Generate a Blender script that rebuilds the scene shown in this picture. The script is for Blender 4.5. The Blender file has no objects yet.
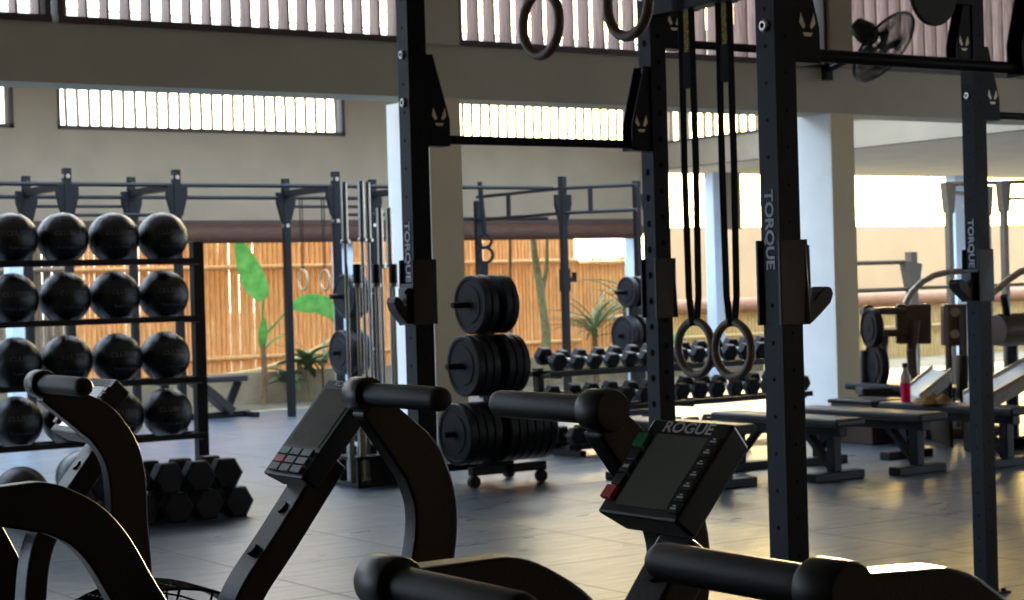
import bpy, bmesh, math, random
from mathutils import Vector, Matrix
random.seed(7)
PI = math.pi
scene = bpy.context.scene
COL = scene.collection

# ------------------------------------------------------------------ camera
F = 1850.; YA = math.radians(56); PITCH = math.radians(-0.40); ROLL = math.radians(1.62); EYE = 1.42
fw = Vector((math.cos(YA)*math.cos(PITCH), math.sin(YA)*math.cos(PITCH), math.sin(PITCH)))
r0 = Vector((math.sin(YA), -math.cos(YA), 0)); u0 = r0.cross(fw)
Rv = math.cos(ROLL)*r0 - math.sin(ROLL)*u0
Uv = math.sin(ROLL)*r0 + math.cos(ROLL)*u0
cam = bpy.data.cameras.new('camera'); camo = bpy.data.objects.new('camera', cam); COL.objects.link(camo)
cam.sensor_width = 36; cam.lens = 36*F/1024; cam.clip_start = .05; cam.clip_end = 500
M = Matrix((Rv, Uv, -fw)).transposed().to_4x4(); M.translation = Vector((0, 0, EYE)); camo.matrix_world = M
cam.dof.use_dof = True; cam.dof.focus_distance = 2.9; cam.dof.aperture_fstop = 16
scene.camera = camo

def ray(x, y): return fw + Rv*((x-512)/F) + Uv*((300-y)/F)
def at(x, y, z):                       # point of the place seen at a pixel, z metres away
    return Vector((0, 0, EYE)) + ray(x, y)*z
def onp(x, y, ax, v):                  # the same on a plane axis = v
    r = ray(x, y); o = Vector((0, 0, EYE)); return o + r*((v-o[ax])/r[ax])

# ------------------------------------------------------------------ materials
def lin(c):
    return tuple(((v/255)/12.92 if v/255 <= .04045 else ((v/255+.055)/1.055)**2.4) for v in c)
def mat(name, rgb, rough=.5, metal=0, var=.12, scale=30, bump=0, spec=.5, trans=0, rgb2=None, coord='Object', stretch=None, coat=0):
    m = bpy.data.materials.new(name); m.use_nodes = True
    nt = m.node_tree; b = nt.nodes['Principled BSDF']
    c = lin(rgb)
    tc = nt.nodes.new('ShaderNodeTexCoord'); no = nt.nodes.new('ShaderNodeTexNoise')
    no.inputs['Scale'].default_value = scale; no.inputs['Detail'].default_value = 5
    if stretch:
        mp = nt.nodes.new('ShaderNodeMapping'); mp.inputs['Scale'].default_value = stretch
        nt.links.new(tc.outputs[coord], mp.inputs['Vector']); nt.links.new(mp.outputs[0], no.inputs['Vector'])
    else: nt.links.new(tc.outputs[coord], no.inputs['Vector'])
    rp = nt.nodes.new('ShaderNodeValToRGB')
    c2 = lin(rgb2) if rgb2 else tuple(min(1, v*(1+var)) for v in c)
    c1 = c if rgb2 else tuple(v*(1-var) for v in c)
    rp.color_ramp.elements[0].color = (*c1, 1); rp.color_ramp.elements[1].color = (*c2, 1)
    rp.color_ramp.elements[0].position = .35; rp.color_ramp.elements[1].position = .65
    nt.links.new(no.outputs['Fac'], rp.inputs[0]); nt.links.new(rp.outputs[0], b.inputs['Base Color'])
    b.inputs['Roughness'].default_value = rough; b.inputs['Metallic'].default_value = metal
    b.inputs['Specular IOR Level'].default_value = spec
    if coat: b.inputs['Coat Weight'].default_value = coat
    if trans:
        b.inputs['Subsurface Weight'].default_value = 0
        tr = nt.nodes.new('ShaderNodeBsdfTranslucent'); mx = nt.nodes.new('ShaderNodeMixShader'); mx.inputs[0].default_value = trans
        nt.links.new(rp.outputs[0], tr.inputs['Color'])
        nt.links.new(b.outputs[0], mx.inputs[1]); nt.links.new(tr.outputs[0], mx.inputs[2])
        nt.links.new(mx.outputs[0], nt.nodes['Material Output'].inputs['Surface'])
    if bump:
        bp = nt.nodes.new('ShaderNodeBump'); bp.inputs['Strength'].default_value = bump; bp.inputs['Distance'].default_value = .01
        nt.links.new(no.outputs['Fac'], bp.inputs['Height']); nt.links.new(bp.outputs[0], b.inputs['Normal'])
    return m
MT = {}
MT['steel'] = mat('black_powdercoat', (13, 18, 27), .42, scale=220, bump=.1)
MT['steel_far'] = mat('navy_powdercoat', (8, 10, 16), .5, scale=120)
MT['sunrig'] = mat('pale_sunlit_steel', (104, 92, 74), .5)  # sun and bloom haze over the far posts mixed into the colour
MT['hole'] = mat('hole_black', (4, 5, 7), .9)
MT['bolt'] = mat('zinc_bolt', (205, 205, 200), .3, metal=1)
MT['chrome'] = mat('brushed_chrome', (150, 150, 146), .3, metal=1, scale=60)
MT['foam'] = mat('black_foam', (19, 20, 21), .5, scale=500, bump=.06)
MT['plast'] = mat('black_plastic', (13, 14, 17), .38, scale=150)
MT['gloss'] = mat('gloss_black', (16, 17, 20), .25, scale=150)
MT['bike'] = mat('charcoal_bike_frame', (16, 18, 22), .36, scale=200, bump=.08)
MT['rubber'] = mat('rubber_black', (20, 20, 23), .55, scale=90, bump=.15)
MT['rubber2'] = mat('plate_rubber', (20, 20, 25), .5, scale=60)
MT['leather'] = mat('ball_leather', (8, 12, 16), .24, scale=260, bump=.3)
MT['leather'].node_tree.nodes['Principled BSDF'].inputs['Sheen Weight'].default_value = .0
MT['print'] = mat('grey_print', (205, 210, 218), .6)
MT['printdim'] = mat('faded_print', (88, 94, 102), .6)
MT['screen'] = mat('lcd_screen', (72, 84, 80), .16, scale=5, coat=.5)
MT['key'] = mat('grey_key', (92, 98, 104), .4)
MT['red'] = mat('red_key', (205, 40, 50), .4)
MT['green'] = mat('green_key', (20, 130, 70), .4)
MT['wood'] = mat('ring_wood', (104, 88, 72), .5, scale=25, stretch=(1, 1, 6))
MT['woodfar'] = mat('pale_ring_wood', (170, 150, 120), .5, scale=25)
MT['strap'] = mat('black_webbing', (20, 22, 25), .8, scale=300)
MT['strapy'] = mat('yellow_stitched_webbing', (24, 24, 22), .8, rgb2=(190, 170, 70), scale=160)
MT['cream'] = mat('cream_plaster', (150, 137, 116), .85, scale=2.2, var=.06, bump=.05, coord='Object')
MT['colcream'] = mat('column_plaster', (214, 196, 160), .85, scale=2, var=.05)
MT['caproll'] = mat('brown_bamboo_cap', (168, 118, 82), .7, rgb2=(130, 86, 58), scale=30, stretch=(.2, 1, 4))
MT['tan'] = mat('tan_plaster', (166, 134, 96), .85, scale=1.2, var=.06)
MT['beamc'] = mat('beam_plaster', (176, 168, 148), .85, scale=2.0, var=.05)
MT['white'] = mat('daylit_white_plaster', (226, 226, 222), .8, scale=3, var=.04)
MT['blue'] = mat('pale_blue_paint', (196, 214, 236), .7, scale=3, var=.03)
MT['ceil'] = mat('ceiling_board', (244, 228, 206), .9, scale=2, var=.04)
MT['fin'] = mat('louvre_timber', (160, 126, 106), .6, scale=6, stretch=(8, 8, .6), rgb2=(122, 86, 68), coord='Object')
MT['frame'] = mat('dark_stained_frame', (60, 42, 34), .55, scale=12)
MT['slat'] = mat('bamboo_slat', (168, 150, 122), .6, scale=10)
MT['blind'] = mat('rolled_bamboo_blind', (92, 62, 44), .7, rgb2=(64, 42, 30), scale=40, stretch=(.2, 1, 4), bump=.4)
MT['bamboo'] = mat('bamboo_pole', (242, 206, 142), .55, rgb2=(216, 164, 102), scale=7, stretch=(9, 9, .8), trans=.25)
MT['bambooy'] = mat('pale_bamboo', (226, 200, 140), .55, rgb2=(196, 164, 104), scale=7, stretch=(9, 9, .8), trans=.25)
MT['fgrey'] = mat('weathered_boards', (150, 136, 120), .8, rgb2=(120, 110, 98), scale=7, stretch=(9, 9, .8))
MT['conc'] = mat('concrete', (150, 136, 108), .9, rgb2=(124, 114, 92), scale=4)
MT['soil'] = mat('soil', (96, 84, 64), .95, rgb2=(70, 66, 48), scale=6, bump=.5)
MT['grass'] = mat('lawn', (150, 134, 104), .95, rgb2=(120, 112, 84), scale=3)
MT['leaf'] = mat('banana_leaf', (72, 140, 62), .45, rgb2=(110, 168, 84), scale=8, trans=.45)
MT['palm'] = mat('palm_leaf', (86, 104, 62), .6, rgb2=(130, 136, 96), scale=6, trans=.3)
MT['dark_leaf'] = mat('dark_leaf', (48, 72, 44), .6, rgb2=(70, 96, 56), scale=6, trans=.2)
MT['bark'] = mat('brown_bark', (120, 92, 62), .9, rgb2=(84, 66, 44), scale=20)
MT['barkg'] = mat('green_bark', (126, 128, 84), .8, rgb2=(104, 96, 62), scale=20)
MT['pad'] = mat('brown_vinyl', (78, 56, 44), .4, scale=60)
MT['padk'] = mat('dark_vinyl', (44, 40, 38), .42, scale=120, bump=.1)
MT['benchtop'] = mat('bench_vinyl', (56, 56, 58), .4, scale=120, bump=.1)
MT['silver'] = mat('satin_silver', (186, 176, 160), .35, metal=.8)
MT['deck'] = mat('pale_deck', (200, 205, 205), .4)
MT['pink'] = mat('pink_drink', (235, 40, 120), .2, trans=.4)
MT['clear'] = mat('clear_bottle', (190, 180, 170), .15, trans=.5)
MT['towel'] = mat('brown_towel', (190, 150, 100), .9, rgb2=(96, 62, 42), scale=14, bump=.6)

for k_, v_ in dict(steel=.12, steel_far=.3, bike=.3, foam=.3, plast=.3, rubber=.25, rubber2=.3, leather=.55, strap=.2, hole=.1, benchtop=.2, padk=.3, gloss=.15).items():
    MT[k_].node_tree.nodes['Principled BSDF'].inputs['Specular IOR Level'].default_value = v_
# floor: black rubber tiles, seams in bump and colour, worn sheen
def floor_mat():
    m = bpy.data.materials.new('rubber_tile_floor'); m.use_nodes = True; nt = m.node_tree; b = nt.nodes['Principled BSDF']
    L = nt.links.new; N = nt.nodes.new
    tc = N('ShaderNodeTexCoord')
    br = N('ShaderNodeTexBrick'); br.offset = 0; br.squash = 1
    br.inputs['Scale'].default_value = 1; br.inputs['Brick Width'].default_value = 1.0; br.inputs['Row Height'].default_value = 1.0
    br.inputs['Mortar Size'].default_value = .006; br.inputs['Mortar Smooth'].default_value = .2
    mp = N('ShaderNodeMapping'); mp.inputs['Location'].default_value = (.35, .45, 0)
    L(tc.outputs['Object'], mp.inputs[0]); L(mp.outputs[0], br.inputs['Vector'])
    no = N('ShaderNodeTexNoise'); no.inputs['Scale'].default_value = 1.6; no.inputs['Detail'].default_value = 8; no.inputs['Roughness'].default_value = .65
    L(tc.outputs['Object'], no.inputs['Vector'])
    st = N('ShaderNodeTexNoise'); st.inputs['Scale'].default_value = 9; st.inputs['Detail'].default_value = 6
    m2 = N('ShaderNodeMapping'); m2.inputs['Scale'].default_value = (.35, 2.2, 1); m2.inputs['Rotation'].default_value = (0, 0, .5)
    L(tc.outputs['Object'], m2.inputs[0]); L(m2.outputs[0], st.inputs['Vector'])
    fine = N('ShaderNodeTexNoise'); fine.inputs['Scale'].default_value = 260; L(tc.outputs['Object'], fine.inputs['Vector'])
    rp = N('ShaderNodeValToRGB'); rp.color_ramp.elements[0].color = (*lin((52, 66, 80)), 1); rp.color_ramp.elements[1].color = (*lin((72, 88, 104)), 1)
    rp.color_ramp.elements[0].position = .35; rp.color_ramp.elements[1].position = .7
    L(no.outputs['Fac'], rp.inputs[0])
    mx = N('ShaderNodeMix'); mx.data_type = 'RGBA'; L(br.outputs['Fac'], mx.inputs[0]); L(rp.outputs[0], mx.inputs[6]); mx.inputs[7].default_value = (*lin((22, 23, 26)), 1)
    L(mx.outputs[2], b.inputs['Base Color'])
    rr = N('ShaderNodeMapRange'); rr.inputs[1].default_value = .3; rr.inputs[2].default_value = .7; rr.inputs[3].default_value = .27; rr.inputs[4].default_value = .40
    L(st.outputs['Fac'], rr.inputs[0])
    ad = N('ShaderNodeMath'); ad.operation = 'ADD'; L(rr.outputs[0], ad.inputs[0]); 
    ml = N('ShaderNodeMath'); ml.operation = 'MULTIPLY'; ml.inputs[1].default_value = .4; L(br.outputs['Fac'], ml.inputs[0]); L(ml.outputs[0], ad.inputs[1])
    L(ad.outputs[0], b.inputs['Roughness'])
    b.inputs['Specular IOR Level'].default_value = .75; b.inputs['IOR'].default_value = 1.85
    hs = N('ShaderNodeMath'); hs.operation = 'SUBTRACT'; L(st.outputs['Fac'], hs.inputs[0]); L(br.outputs['Fac'], hs.inputs[1])
    h2 = N('ShaderNodeMath'); h2.operation = 'MULTIPLY_ADD'; L(fine.outputs['Fac'], h2.inputs[0]); h2.inputs[1].default_value = .12; L(hs.outputs[0], h2.inputs[2])
    bp = N('ShaderNodeBump'); bp.inputs['Strength'].default_value = .25; bp.inputs['Distance'].default_value = .004; L(h2.outputs[0], bp.inputs['Height']); L(bp.outputs[0], b.inputs['Normal'])
    return m
MT['floor'] = floor_mat()

# ------------------------------------------------------------------ mesh builder
class MB:
    def __init__(s): s.v = []; s.f = []; s.m = []; s.sm = []
    def add(s, vs, fs, m=0, smooth=False):
        o = len(s.v); s.v += [Vector(v) for v in vs]
        for f in fs: s.f.append([i+o for i in f]); s.m.append(m); s.sm.append(smooth)
        return s
    def box(s, a, b, m=0, M=None):
        x0, y0, z0 = a; x1, y1, z1 = b
        v = [Vector(p) for p in ((x0,y0,z0),(x1,y0,z0),(x1,y1,z0),(x0,y1,z0),(x0,y0,z1),(x1,y0,z1),(x1,y1,z1),(x0,y1,z1))]
        if M is not None: v = [M @ p for p in v]
        return s.add(v, [(0,3,2,1),(4,5,6,7),(0,1,5,4),(1,2,6,5),(2,3,7,6),(3,0,4,7)], m)
    def cbox(s, c, size, m=0, M=None):
        c = Vector(c); h = Vector(size)/2
        if M is not None:
            MM = Matrix.Translation(c) @ M; return s.box(-h, h, m, MM)
        return s.box(c-h, c+h, m)
    def cyl(s, p0, p1, r0, r1=None, n=16, m=0, cap=True, smooth=True):
        p0 = Vector(p0); p1 = Vector(p1); r1 = r0 if r1 is None else r1
        d = (p1-p0).normalized(); a = d.orthogonal().normalized(); b = d.cross(a)
        vs = []
        for p, r in ((p0, r0), (p1, r1)):
            for i in range(n):
                t = 2*PI*i/n; vs.append(p + (a*math.cos(t)+b*math.sin(t))*r)
        s.add(vs, [(i, (i+1) % n, n+(i+1) % n, n+i) for i in range(n)], m, smooth)
        if cap:
            s.add(vs[:n], [tuple(range(n-1, -1, -1))], m); s.add(vs[n:], [tuple(range(n))], m)
        return s
    def lathe(s, c, axis, prof, n=32, m=0, smooth=True):   # prof: (dist along axis, radius)
        c = Vector(c); d = Vector(axis).normalized(); a = d.orthogonal().normalized(); b = d.cross(a)
        vs = []
        for (h, r) in prof:
            for i in range(n):
                t = 2*PI*i/n; vs.append(c + d*h + (a*math.cos(t)+b*math.sin(t))*max(r, .0002))
        fs = []
        for k in range(len(prof)-1):
            for i in range(n): fs.append((k*n+i, k*n+(i+1) % n, (k+1)*n+(i+1) % n, (k+1)*n+i))
        s.add(vs, fs, m, smooth)
        s.add(vs[:n], [tuple(range(n-1, -1, -1))], m); s.add(vs[-n:], [tuple(range(n))], m)
        return s
    def tube(s, pts, r, n=10, m=0, closed=False):
        pts = [Vector(p) for p in pts]; K = len(pts); vs = []
        rs = r if isinstance(r, (list, tuple)) else [r]*K
        prev = None
        for i, p in enumerate(pts):
            if closed: d = pts[(i+1) % K]-pts[i-1]
            else: d = pts[min(i+1, K-1)]-pts[max(i-1, 0)]
            d.normalize()
            if prev is None: a = d.orthogonal().normalized()
            else:
                a = prev - d*prev.dot(d)
                a = a.normalized() if a.length > 1e-5 else d.orthogonal().normalized()
            prev = a; b = d.cross(a)
            for j in range(n):
                t = 2*PI*j/n; vs.append(p+(a*math.cos(t)+b*math.sin(t))*rs[i])
        fs = []
        for i in range(K if closed else K-1):
            q = (i+1) % K
            for j in range(n): fs.append((i*n+j, i*n+(j+1) % n, q*n+(j+1) % n, q*n+j))
        s.add(vs, fs, m, True)
        if not closed:
            s.add(vs[:n], [tuple(range(n-1, -1, -1))], m); s.add(vs[-n:], [tuple(range(n))], m)
        return s
    def ring(s, c, normal, R, r, n=40, k=10, m=0):
        c = Vector(c); d = Vector(normal).normalized(); a = d.orthogonal().normalized(); b = d.cross(a)
        return s.tube([c+(a*math.cos(2*PI*i/n)+b*math.sin(2*PI*i/n))*R for i in range(n)], r, k, m, True)
    def sweep(s, pts, wv, half_w, half_t, m=0):
        """flat bar: path pts lying in a plane with normal wv; half_w in plane, half_t along wv"""
        pts = [Vector(p) for p in pts]; wv = Vector(wv).normalized(); K = len(pts); vs = []
        for i, p in enumerate(pts):
            d0 = (pts[i]-pts[i-1]).normalized() if i else None
            d1 = (pts[i+1]-pts[i]).normalized() if i < K-1 else None
            d = ((d0 or d1)+(d1 or d0)).normalized(); sc = 1/max(.5, d.dot(d1 or d0))
            q = wv.cross(d).normalized()*(half_w[i] if isinstance(half_w, list) else half_w)*sc
            for a, b in ((-1, -1), (1, -1), (1, 1), (-1, 1)): vs.append(p+q*a+wv*half_t*b)
        fs = []
        for i in range(K-1):
            for j in range(4): fs.append((i*4+j, i*4+(j+1) % 4, (i+1)*4+(j+1) % 4, (i+1)*4+j))
        s.add(vs, fs, m); s.add(vs[:4], [(3, 2, 1, 0)], m); s.add(vs[-4:], [(0, 1, 2, 3)], m)
        return s
    def prism(s, poly, ext, m=0):
        poly = [Vector(p) for p in poly]; e = Vector(ext); n = len(poly)
        vs = poly+[p+e for p in poly]
        return s.add(vs, [tuple(range(n-1, -1, -1)), tuple(range(n, 2*n))]+[(i, (i+1) % n, n+(i+1) % n, n+i) for i in range(n)], m)
    def sphere(s, c, r, nu=32, nv=20, m=0, sc=(1, 1, 1)):
        c = Vector(c); vs = [c+Vector((0, 0, r*sc[2]))]
        for j in range(1, nv):
            ph = PI*j/nv
            for i in range(nu):
                t = 2*PI*i/nu; vs.append(c+Vector((r*sc[0]*math.sin(ph)*math.cos(t), r*sc[1]*math.sin(ph)*math.sin(t), r*sc[2]*math.cos(ph))))
        vs.append(c-Vector((0, 0, r*sc[2]))); fs = [(0, 1+i, 1+(i+1) % nu) for i in range(nu)]
        for j in range(nv-2):
            for i in range(nu): fs.append((1+j*nu+i, 1+(j+1)*nu+i, 1+(j+1)*nu+(i+1) % nu, 1+j*nu+(i+1) % nu))
        e = len(vs)-1; b = 1+(nv-2)*nu
        for i in range(nu): fs.append((b+i, e, b+(i+1) % nu))
        return s.add(vs, fs, m, True)
    def text(s, string, size, org, xd, yd, depth=.001, m=0, align='CENTER', wrap=None, stretch=1, bold=.0):
        cu = bpy.data.curves.new('t', 'FONT'); cu.body = string; cu.size = size; cu.offset = size*bold; cu.align_x = align; cu.align_y = 'CENTER'
        o = bpy.data.objects.new('t', cu); COL.objects.link(o)
        me = bpy.data.meshes.new_from_object(o.evaluated_get(bpy.context.evaluated_depsgraph_get()))
        xd = Vector(xd).normalized(); yd = Vector(yd).normalized(); zd = xd.cross(yd); org = Vector(org)
        vs = [org + xd*v.co.x*stretch + yd*v.co.y + zd*depth for v in me.vertices]
        if wrap:
            c, r = wrap; vs = [Vector(c)+(v-Vector(c)).normalized()*r for v in vs]
        s.add(vs, [tuple(p.vertices) for p in me.polygons], m)
        bpy.data.objects.remove(o); bpy.data.meshes.remove(me); return s
    def build(s, name, mats, parent=None, bevel=0, off=None):
        if not isinstance(mats, (list, tuple)): mats = [mats]
        me = bpy.data.meshes.new(name); o = bpy.data.objects.new(name, me); COL.objects.link(o)
        if off is None:
            off = Vector((0, 0, 0)); p = parent
            while p is not None: off += p.location; p = p.parent
        base = Vector(off)
        if parent is None and s.v and off.length == 0:
            xs = [v.x for v in s.v]; ys = [v.y for v in s.v]; zs = [v.z for v in s.v]
            base = Vector(((min(xs)+max(xs))/2, (min(ys)+max(ys))/2, min(zs))); o.location = base
        me.from_pydata([tuple(v-base) for v in s.v], [], s.f)
        for k in mats: me.materials.append(MT[k])
        for p, mi, sm in zip(me.polygons, s.m, s.sm): p.material_index = mi; p.use_smooth = sm
        bm = bmesh.new(); bm.from_mesh(me); bmesh.ops.remove_doubles(bm, verts=bm.verts, dist=1e-6)
        bmesh.ops.recalc_face_normals(bm, faces=bm.faces); bm.to_mesh(me); bm.free(); me.update()
        if any(s.sm): me.set_sharp_from_angle(angle=math.radians(38))
        if parent: o.parent = parent
        if bevel:
            md = o.modifiers.new('bevel', 'BEVEL'); md.width = bevel; md.segments = 2; md.limit_method = 'ANGLE'; md.angle_limit = math.radians(40)
        return o
def tag(o, label=None, cat=None, group=None, kind=None):
    if label: o['label'] = label
    if cat: o['category'] = cat
    if group: o['group'] = group
    if kind: o['kind'] = kind
    return o
def thing(name, label, cat, loc=(0, 0, 0), group=None):
    o = bpy.data.objects.new(name, None); o.empty_display_size = .1; COL.objects.link(o); o.location = loc
    return tag(o, label, cat, group)
def dup(root, loc, label, rotz=None):
    def cp(o, par):
        c = o.copy(); COL.objects.link(c); c.parent = par
        for ch in list(o.children): cp(ch, c)
        return c
    c = cp(root, None); c.location = loc; c['label'] = label
    if rotz is not None: c.rotation_euler = (0, 0, rotz)
    return c
def struct(name, mb, m, label=None, bevel=0):
    o = mb.build(name, m, None, bevel); o['kind'] = 'structure'
    if label: o['label'] = label
    return o
bpy.context.view_layer.update()

# ------------------------------------------------------------------ world + sun
SUN_DIR = ray(905, 200); SUN_DIR.normalize()
sun_az = math.atan2(SUN_DIR.y, SUN_DIR.x)
w = bpy.data.worlds.new('sky'); scene.world = w; w.use_nodes = True; nt = w.node_tree
bg = nt.nodes['Background']; N = nt.nodes.new; L = nt.links.new
tc = N('ShaderNodeTexCoord')
dp = N('ShaderNodeVectorMath'); dp.operation = 'DOT_PRODUCT'; dp.inputs[1].default_value = SUN_DIR
nm = N('ShaderNodeVectorMath'); nm.operation = 'NORMALIZE'; L(tc.outputs['Generated'], nm.inputs[0]); L(nm.outputs[0], dp.inputs[0])
rp = N('ShaderNodeValToRGB'); el = rp.color_ramp.elements
el[0].position = .0; el[0].color = (.80, .95, 1.15, 1)
el[1].position = 1; el[1].color = (4.8, 3.3, .9, 1)
for pos, c in ((.5, (.66, .92, 1.25)), (.85, (.88, 1.0, 1.12)), (.95, (1.0, 1.04, 1.05)), (.985, (2.4, 1.95, 1.1))):
    e = el.new(pos); e.color = (*c, 1)
mr = N('ShaderNodeMapRange'); mr.inputs[1].default_value = -1; mr.inputs[2].default_value = 1; L(dp.outputs['Value'], mr.inputs[0])
L(mr.outputs[0], rp.inputs[0])
L(rp.outputs[0], bg.inputs['Color']); bg.inputs['Strength'].default_value = 5.2
sl = bpy.data.lights.new('sun', 'SUN'); so = bpy.data.objects.new('sun', sl); COL.objects.link(so)
sl.energy = 5; sl.color = (1, .72, .38); sl.angle = math.radians(2.0)
sd = Vector((SUN_DIR.x, SUN_DIR.y, 0)).normalized() + Vector((0, 0, math.tan(math.radians(3.0))))
so.rotation_euler = sd.to_track_quat('Z', 'Y').to_euler(); so.location = (0, 0, 8)

# ------------------------------------------------------------------ setting
XL, XR, YN, YB, YF = -7, 34, -6, 13.0, 21.2
struct('floor', MB().box((XL, YN, -.1), (XR, YF-.9, 0)), 'floor', 'dark grey rubber tile floor of the gym')
g = MB(); g.box((-60, YF-.9, -.3), (120, 140, -.06)); g.box((-60, -40, -.3), (XL-.01, YF-.9, -.12)); g.box((XR+.01, -40, -.3), (120, YF-.9, -.12)); g.box((XL-.01, -40, -.3), (XR+.01, YN-.01, -.12))
struct('ground', g, 'grass', 'ground outside the gym')
# roof over the near hall
struct('ceiling', MB().box((XL, YN, 4.75), (XR, YB+.4, 4.95)), 'ceil', 'ceiling of the near hall')
# far wing roof, sloping, with a long unseen skylight gap added for rim light
z0, z1 = 3.42, 4.75
def rz(y): return z0+(z1-z0)*(y-YB-.4)/(YF-YB-.4)
def slope(mb, x0, x1, y0, y1, t=.12):
    mb.prism([(x0, y0, rz(y0)), (x1, y0, rz(y0)), (x1, y1, rz(y1)), (x0, y1, rz(y1))], (0, 0, t))
mb = MB(); slope(mb, XL, 16.6, YB+.4, 13.9); slope(mb, XL, 16.6, 18.8, YF+.5)
for x in range(-6, 17, 2): mb.prism([(x, 13.9, rz(13.9)), (x+.08, 13.9, rz(13.9)), (x+.08, 19.6, rz(19.6)), (x, 19.6, rz(19.6))], (0, 0, .12))
struct('ceiling_far', mb, 'ceil', 'sloping ceiling over the far wing')
mb = MB(); mb.box((16.76, YB+.39, 3.05), (XR, YF+.4, 3.17)); struct('ceiling_right', mb, 'ceil', 'low cream ceiling of the right wing')
# beam
struct('trim_1', MB().box((XL, YB, 3.0), (XR, YB+.39, 3.44)), 'beamc', 'long plaster beam across the hall')
# columns
def column(x0, x1, y0, y1, i, lab):
    mb = MB(); mb.box((x0+.004, y0, 0), (x1, y1, 3.0), 1)
    mb.box((x0-.004, y0+.002, 0), (x0+.004, y1, 3.0), 0)  # white skin paints the daylight falling on the left face
    struct('trim_%d' % i, mb, ['white', 'colcream'], lab)
column(7.98, 8.29, 12.98, 13.66, 2, 'square column left of centre, daylight painted white on its left side')
column(12.50, 12.80, 12.98, 13.52, 3, 'square column right of centre, daylight painted white on its left side')
struct('trim_4', MB().box((12.5, 12.96, 3.44), (12.8, 13.3, 4.75)), 'cream', 'upper part of the right column between the louvres')
struct('trim_5', MB().box((7.8, 12.96, 3.44), (8.29, 13.3, 4.75)), 'beamc', 'upper part of the left column between the louvres')
struct('trim_17', MB().box((2.0, 12.98, 0), (2.4, 13.5, 3.0)), 'cream', 'column beyond the left of the hall')
# far wall with header and slatted vents
H1 = 2.33
VB, VTP = 3.45, 4.25
vents = [(XL+1, 7.33), (7.87, 11.74), (13.05, 16.45)]
mb = MB()
mb.box((XL, YF, H1), (16.6, YF+.2, VB)); mb.box((XL, YF, VTP), (16.6, YF+.2, 4.9))
xs = [XL]+[v for p in vents for v in p]+[16.6]
for i in range(0, len(xs), 2): mb.box((xs[i], YF, VB), (xs[i+1], YF+.2, VTP))
struct('wall_back', mb, 'cream', 'cream far wall above the open side of the gym')
for i, (a, b) in enumerate(vents):
    r = bpy.data.objects.new('window_%d' % (i+1), None); COL.objects.link(r); r.location = (a, YF, VB); r['kind'] = 'structure'; r['label'] = 'slatted vent in the far wall'
    f = MB(); t = .045
    f.box((a, YF-.02, VB), (b, YF+.1, VB+t)); f.box((a, YF-.02, VTP-t), (b, YF+.1, VTP)); f.box((a, YF-.02, VB), (a+.03, YF+.1, VTP)); f.box((b-t, YF-.02, VB), (b, YF+.1, VTP))
    f.build('window_frame', 'frame', r)
    s = MB(); x = a+.12
    while x < b-.06:
        j = random.uniform(-.008, .008); s.cyl((x+j, YF+.05, VB), (x-j, YF+.05, VTP), .022, n=8); x += .146
    s.build('slats', 'slat', r)
# fascia of the right wing with slatted vent
XFa = 16.6
mb = MB(); mb.box((XFa, YB+.39, 3.045), (XFa+.15, YF, 3.40)); mb.box((XFa, YB+.39, 3.98), (XFa+.15, YF, 4.9))
for a, b in ((YB+.39, 16.0), (18.3, 18.62), (20.6, YF)): mb.box((XFa, a, 3.40), (XFa+.15, b, 3.98))
struct('wall_right_upper', mb, 'cream', 'cream wall over the right wing')
for i, (a, b) in enumerate(((16.0, 18.3), (18.62, 20.6))):
    r = bpy.data.objects.new('window_%d' % (i+4), None); COL.objects.link(r); r.location = (XFa, a, 3.4); r['kind'] = 'structure'; r['label'] = 'slatted vent in the upper right wall'
    f = MB(); f.box((XFa-.02, a, 3.4), (XFa+.1, b, 3.43)); f.box((XFa-.02, a, 3.95), (XFa+.1, b, 3.98)); f.build('window_frame', 'frame', r)
    s = MB(); y = a+.08
    while y < b-.04: s.cyl((XFa+.05, y, 3.4), (XFa+.05, y, 3.98), .03, n=8); y += .18
    s.build('slats', 'slat', r)
# clerestory louvres over the beam
def louvre(i, a, b, first=0.07):
    r = bpy.data.objects.new('window_%d' % i, None); COL.objects.link(r); r.location = (a, YB+.15, 3.44); r['kind'] = 'structure'; r['label'] = 'timber louvre above the beam'
    f = MB(); f.box((a, YB-.02, 3.44), (b, YB+.26, 3.49)); f.box((a, YB-.02, 4.70), (b, YB+.26, 4.75)); f.box((a, YB+.0, 3.49), (a+.04, YB+.2, 4.70)); f.box((b-.04, YB, 3.49), (b, YB+.2, 4.70))
    f.build('window_frame', 'frame', r)
    s = MB(); x = a+first
    while x < b-.03:
        an = random.uniform(-.05, .05)
        Mx = Matrix.Rotation(an, 4, 'Z'); s.cbox((x, YB+.12, 4.1), (.018, .165, 1.24), 0, Mx); x += .166
    s.build('fins', 'fin', r)
louvre(6, XL+.2, 4.8); louvre(7, 4.85, 7.8); louvre(8, 8.29, 12.5); louvre(9, 12.8, XR-.2)
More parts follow.
